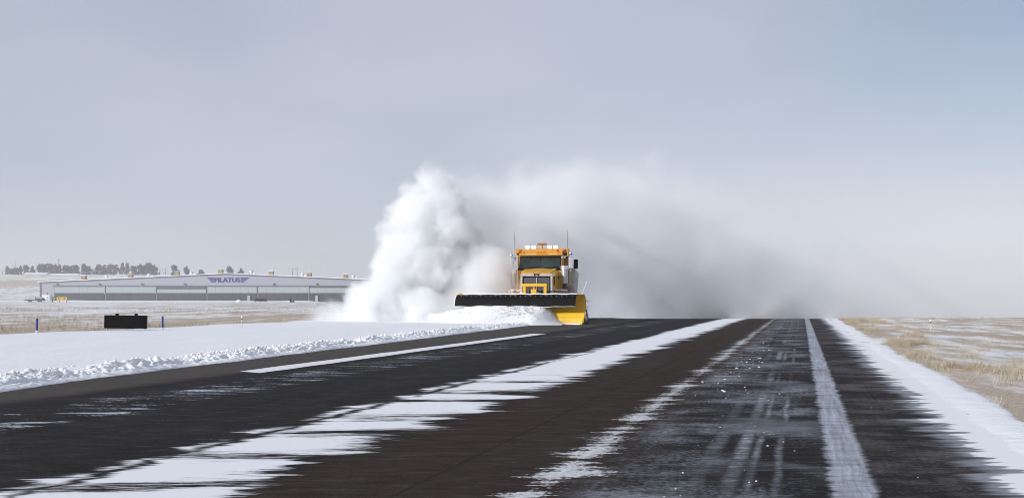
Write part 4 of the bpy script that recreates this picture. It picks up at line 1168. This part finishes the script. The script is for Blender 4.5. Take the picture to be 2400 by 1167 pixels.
# ------------------------------------------------------------------ dry grass
m, n, b = material('dry_grass'); M['grass'] = m
g = n.new('ShaderNodeNewGeometry').outputs['Position']
a = n.noise(g, 3.0, 4, 0.6); a2 = n.noise(g, 40.0, 2, 0.5)
c_ = n.mix(n.st(a2, 0.3, 0.7), (0.27, 0.215, 0.15), (0.62, 0.54, 0.41))
c_ = n.mix(n.mul(n.st(a, 0.5, 0.7), 0.6), c_, (0.25, 0.20, 0.155))
n.put(b.inputs['Base Color'], c_)
b.inputs['Roughness'].default_value = 0.85; b.inputs['Specular IOR Level'].default_value = 0.15
def blades(name, U_, V_, hmin, hmax, wmin, label, zoff=-0.02):
    nB = len(U_)
    Xb, Yb = rw(U_, V_); Zb = gz(Xb, Yb) + zoff
    Hh = nrng.uniform(hmin, hmax, nB) * (0.45 + 1.5 * sstep(0.42, 0.68, fbm(U_ * 2.3 + 11, V_ * 1.7 + 5, 3))); Wd = nrng.uniform(0.5, 1.0, nB) * wmin * (1 + np.hypot(Xb, Yb) / 14)
    a_ = nrng.uniform(0, 6.283, nB); lean = nrng.uniform(0.1, 0.95, nB) * Hh
    la = nrng.uniform(0, 6.283, nB); la = np.where(nrng.random(nB) < 0.6, nrng.normal(0.3, 0.7, nB), la)   # most bend downwind
    base = np.stack([Xb, Yb, Zb], -1); dx = np.stack([np.cos(a_), np.sin(a_), 0 * a_], -1) * Wd[:, None]
    ld = np.stack([np.cos(la), np.sin(la), 0 * la], -1) * lean[:, None]; up = np.array([0, 0, 1.0])
    v0 = base - dx; v1 = base + dx
    v2 = base + dx * 0.7 + ld * 0.35 + up * (Hh * 0.6)[:, None]; v3 = base - dx * 0.7 + ld * 0.35 + up * (Hh * 0.6)[:, None]
    v4 = base + ld + up * Hh[:, None]
    VV = np.stack([v0, v1, v2, v3, v4], 1).reshape(-1, 3)
    i0 = np.arange(nB)[:, None] * 5
    F = np.concatenate([i0 + np.array([0, 1, 2]), i0 + np.array([0, 2, 3]), i0 + np.array([3, 2, 4])], 0)
    o = obj(name, tri_mesh(name, VV, F), M['grass'])
    return tag(o, label, 'grass', kind='stuff')
def scatter(nT, per, u0, u1, v0, v1, pw_u, pw_v, dens, spread):
    u = u0 + (u1 - u0) * nrng.random(nT) ** pw_u; v = v0 + (v1 - v0) * nrng.random(nT) ** pw_v
    keep = nrng.random(nT) < dens(u, v); u, v = u[keep], v[keep]
    u = np.repeat(u, per) + nrng.normal(0, spread, len(u) * per); v = np.repeat(v, per) + nrng.normal(0, spread, len(v) * per)
    return u, v
edge_u = lambda v: 1.86 + (fbm(v * 1.1, v * 0 + 8, 5) - 0.5) * 0.42
u1, v1 = scatter(60000, 5, 1.68, 3.6, 4, 50, 1.35, 1.6, lambda u, v: np.clip(3.2 * (fbm(u * 1.1, v * 0.7, 4) - 0.44) * (1 - 0.5 * sstep(2.2, 3.3, u)), 0, 1) * (u > edge_u(v) - 0.10), 0.045)
u2, v2 = scatter(26000, 4, 2.4, 26, 6, 56, 1.3, 1.2, lambda u, v: np.clip(4.0 * (fbm(u * 0.9, v * 0.3 + 40, 4) - 0.46), 0, 1), 0.05)
blades('dry_grass', np.concatenate([u1, u2]), np.concatenate([v1, v2]), 0.018, 0.100, 0.0017, 'tan dry grass poking through snow beside the runway shoulder')
u3, v3 = scatter(60000, 3, -21.7, -110, -30, 75, 1.7, 1.0, lambda u, v: np.clip(4.0 * (fbm(u * 0.16, v * 0.16 + 70, 5) - 0.44), 0, 1), 0.10)
blades('dry_grass', u3, v3, 0.03, 0.16, 0.0020, 'tan dry grass behind the black sign before the hangar')

# ------------------------------------------------------------------ blown snow (real volumes, baked by geometry nodes)
def snow_volume(name, bmin, bmax, res, builder, dens, label, aniso=0.0, colr=(0.989, 0.9935, 0.9985)):
    vm_ = bpy.data.materials.new(name); vm_.use_nodes = True; t = vm_.node_tree; t.nodes.clear()
    out = t.nodes.new('ShaderNodeOutputMaterial'); pv = t.nodes.new('ShaderNodeVolumePrincipled')
    pv.inputs['Color'].default_value = (*colr, 1); pv.inputs['Density'].default_value = dens; pv.inputs['Anisotropy'].default_value = aniso
    t.links.new(pv.outputs[0], out.inputs['Volume'])
    gt = bpy.data.node_groups.new(name, 'GeometryNodeTree')
    gt.interface.new_socket(name='Geometry', in_out='OUTPUT', socket_type='NodeSocketGeometry')
    n = N(gt); go = gt.nodes.new('NodeGroupOutput')
    vc = gt.nodes.new('GeometryNodeVolumeCube')
    vc.inputs['Min'].default_value = bmin; vc.inputs['Max'].default_value = bmax
    for k_, r_ in zip(('Resolution X', 'Resolution Y', 'Resolution Z'), res): vc.inputs[k_].default_value = r_
    pos = gt.nodes.new('GeometryNodeInputPosition').outputs[0]
    n.put(vc.inputs['Density'], builder(n, pos))
    sm = gt.nodes.new('GeometryNodeSetMaterial'); sm.inputs['Material'].default_value = vm_
    gt.links.new(vc.outputs[0], sm.inputs[0]); gt.links.new(sm.outputs[0], go.inputs[0])
    vd = bpy.data.volumes.new(name); vd.materials.append(vm_)
    o = bpy.data.objects.new(name, vd); col.objects.link(o)
    md = o.modifiers.new('bake', 'NODES'); md.node_group = gt
    return tag(o, label, 'blown snow', kind='stuff')
def blobs(n, pos, lst, fsc, amp, det=5.0, rough=0.55, warp=0.5):
    wv = n.noise_c(pos, fsc * 0.6, 2.0)
    p = n.vm('ADD', pos, n.vm('MULTIPLY', n.vm('SUBTRACT', wv, (0.5, 0.5, 0.5)), (warp * 2, warp * 2, warp * 2)))
    nz_ = n.noise(p, fsc, det, rough)
    nzs = n.mul(n.sub(nz_, 0.5), amp)
    tot = None
    for c_, r_, kk, dd in lst:
        d_ = n.sub(1.0, n.length(n.vm('DIVIDE', n.vm('SUBTRACT', p, c_), r_)))
        q = n.mul(n.m('MULTIPLY', n.add(d_, nzs), kk, clamp=True), dd)
        tot = q if tot is None else n.mx(tot, q)
    return tot
def plume(n, pos):
    L = [((-4.9, 39.4, 0.3), (3.0, 2.4, 1.7), 3.5, 1.0),
         ((-6.0, 39.2, 1.0), (1.9, 1.5, 1.3), 3.0, 0.8),
         ((-6.6, 38.9, 0.0), (2.3, 1.5, 1.25), 2.2, 0.6),
         ((-7.6, 38.7, -0.1), (1.8, 1.2, 0.7), 1.4, 0.35),
         ((-4.4, 40.4, 2.0), (2.3, 2.2, 2.0), 3.3, 1.0),
         ((-4.0, 41.2, 3.8), (2.45, 2.2, 2.1), 3.3, 1.0),
         ((-4.1, 41.8, 5.2), (2.0, 1.9, 1.6), 3.2, 0.9),
         ((-3.8, 42.2, 6.75), (1.15, 1.3, 1.25), 2.8, 0.7),
         ((-4.8, 42.0, 6.2), (0.8, 0.8, 0.7), 2.8, 0.7),
         ((-2.2, 43.6, 4.2), (2.8, 1.6, 3.2), 1.2, 0.30),
         ((-2.3, 40.2, 1.2), (2.4, 2.0, 2.2), 1.9, 0.5),
         ((-1.6, 42.2, 2.2), (1.7, 1.5, 2.2), 1.5, 0.5),
         ((-0.95, 38.7, 1.4), (1.5, 1.0, 2.0), 1.8, 0.8),
         ((-2.6, 37.9, 0.2), (2.6, 1.7, 1.2), 1.8, 0.45),
         ((-3.2, 36.9, 0.05), (1.7, 1.0, 0.8), 1.4, 0.25),
         ((-0.5, 34.4, 0.1), (2.7, 0.8, 0.62), 1.3, 0.3),
         ((-2.8, 37.3, 0.5), (1.5, 0.9, 0.9), 1.3, 0.3)]
    q = blobs(n, pos, L, 0.74, 1.75, 7.0, 0.68, 0.9)
    x, y, z = n.sep(pos)
    return n.mul(q, n.st(z, -0.2, 0.0))
snow_volume('snow_plume', (-10.5, 34.0, -0.3), (2.2, 45.5, 9.0), (150, 136, 110), plume, 3.0, 'tall white plume of powder snow thrown up beside the truck')
def cloud(n, pos):
    L = [((-1.5, 47.0, 4.4), (3.8, 3.5, 3.4), 1.8, 1.0),
         ((1.0, 49.5, 2.5), (6.0, 5.0, 4.6), 1.6, 1.0),
         ((2.0, 49.0, 5.4), (5.0, 4.5, 3.6), 1.6, 1.0),
         ((6.3, 50.5, 5.0), (5.2, 5.0, 4.6), 1.4, 0.9),
         ((10.5, 52.0, 3.0), (6.0, 5.5, 5.0), 1.1, 0.8),
         ((14.5, 52.5, 0.4), (5.2, 5.0, 4.6), 1.5, 1.0)]
    q = blobs(n, pos, L, 0.40, 1.9, 7.0, 0.64, 1.6)
    x, y, z = n.sep(pos)
    return n.mul(q, n.st(y, 42.5, 46.0))
snow_volume('snow_cloud', (-8, 42, -1.5), (27, 64, 11), (140, 88, 62), cloud, 0.62, 'grey drifting cloud of blown snow behind the truck')
def drift(n, pos):
    x, y, z = n.sep(pos)
    nz_ = n.noise(n.vm('MULTIPLY', pos, (1, 1, 1.6)), 0.07, 4.0, 0.55)
    gl = n.mul(n.sub(y, 51.0), -0.0294)
    hgt = n.sub(z, n.mn(gl, 0.0))
    f = n.mul(n.sub(1.0, n.st(hgt, 0.5, 17.0)), n.mul(n.st(y, 50.0, 62.0), n.st(x, -6.0, 6.0)))
    return n.mul(f, n.add(0.35, n.mul(nz_, 1.2)))
snow_volume('ground_drift', (-8, 49, -7), (190, 230, 17), (100, 90, 28), drift, 0.045, 'thin veil of blowing snow over the field past the runway crest')

# ------------------------------------------------------------------ haze: one closed box of even air
hz = MB().span((-1010, -50, -46), (1010, 1510, 44))
m = bpy.data.materials.new('haze'); m.use_nodes = True; t = m.node_tree; t.nodes.clear()
out = t.nodes.new('ShaderNodeOutputMaterial'); pv = t.nodes.new('ShaderNodeVolumePrincipled')
pv.inputs['Color'].default_value = (0.95, 0.95, 0.98, 1); pv.inputs['Density'].default_value = 0.00055; pv.inputs['Anisotropy'].default_value = 0.2
t.links.new(pv.outputs[0], out.inputs['Volume'])
o = hz.build('haze', m); tag(o, kind='stuff')
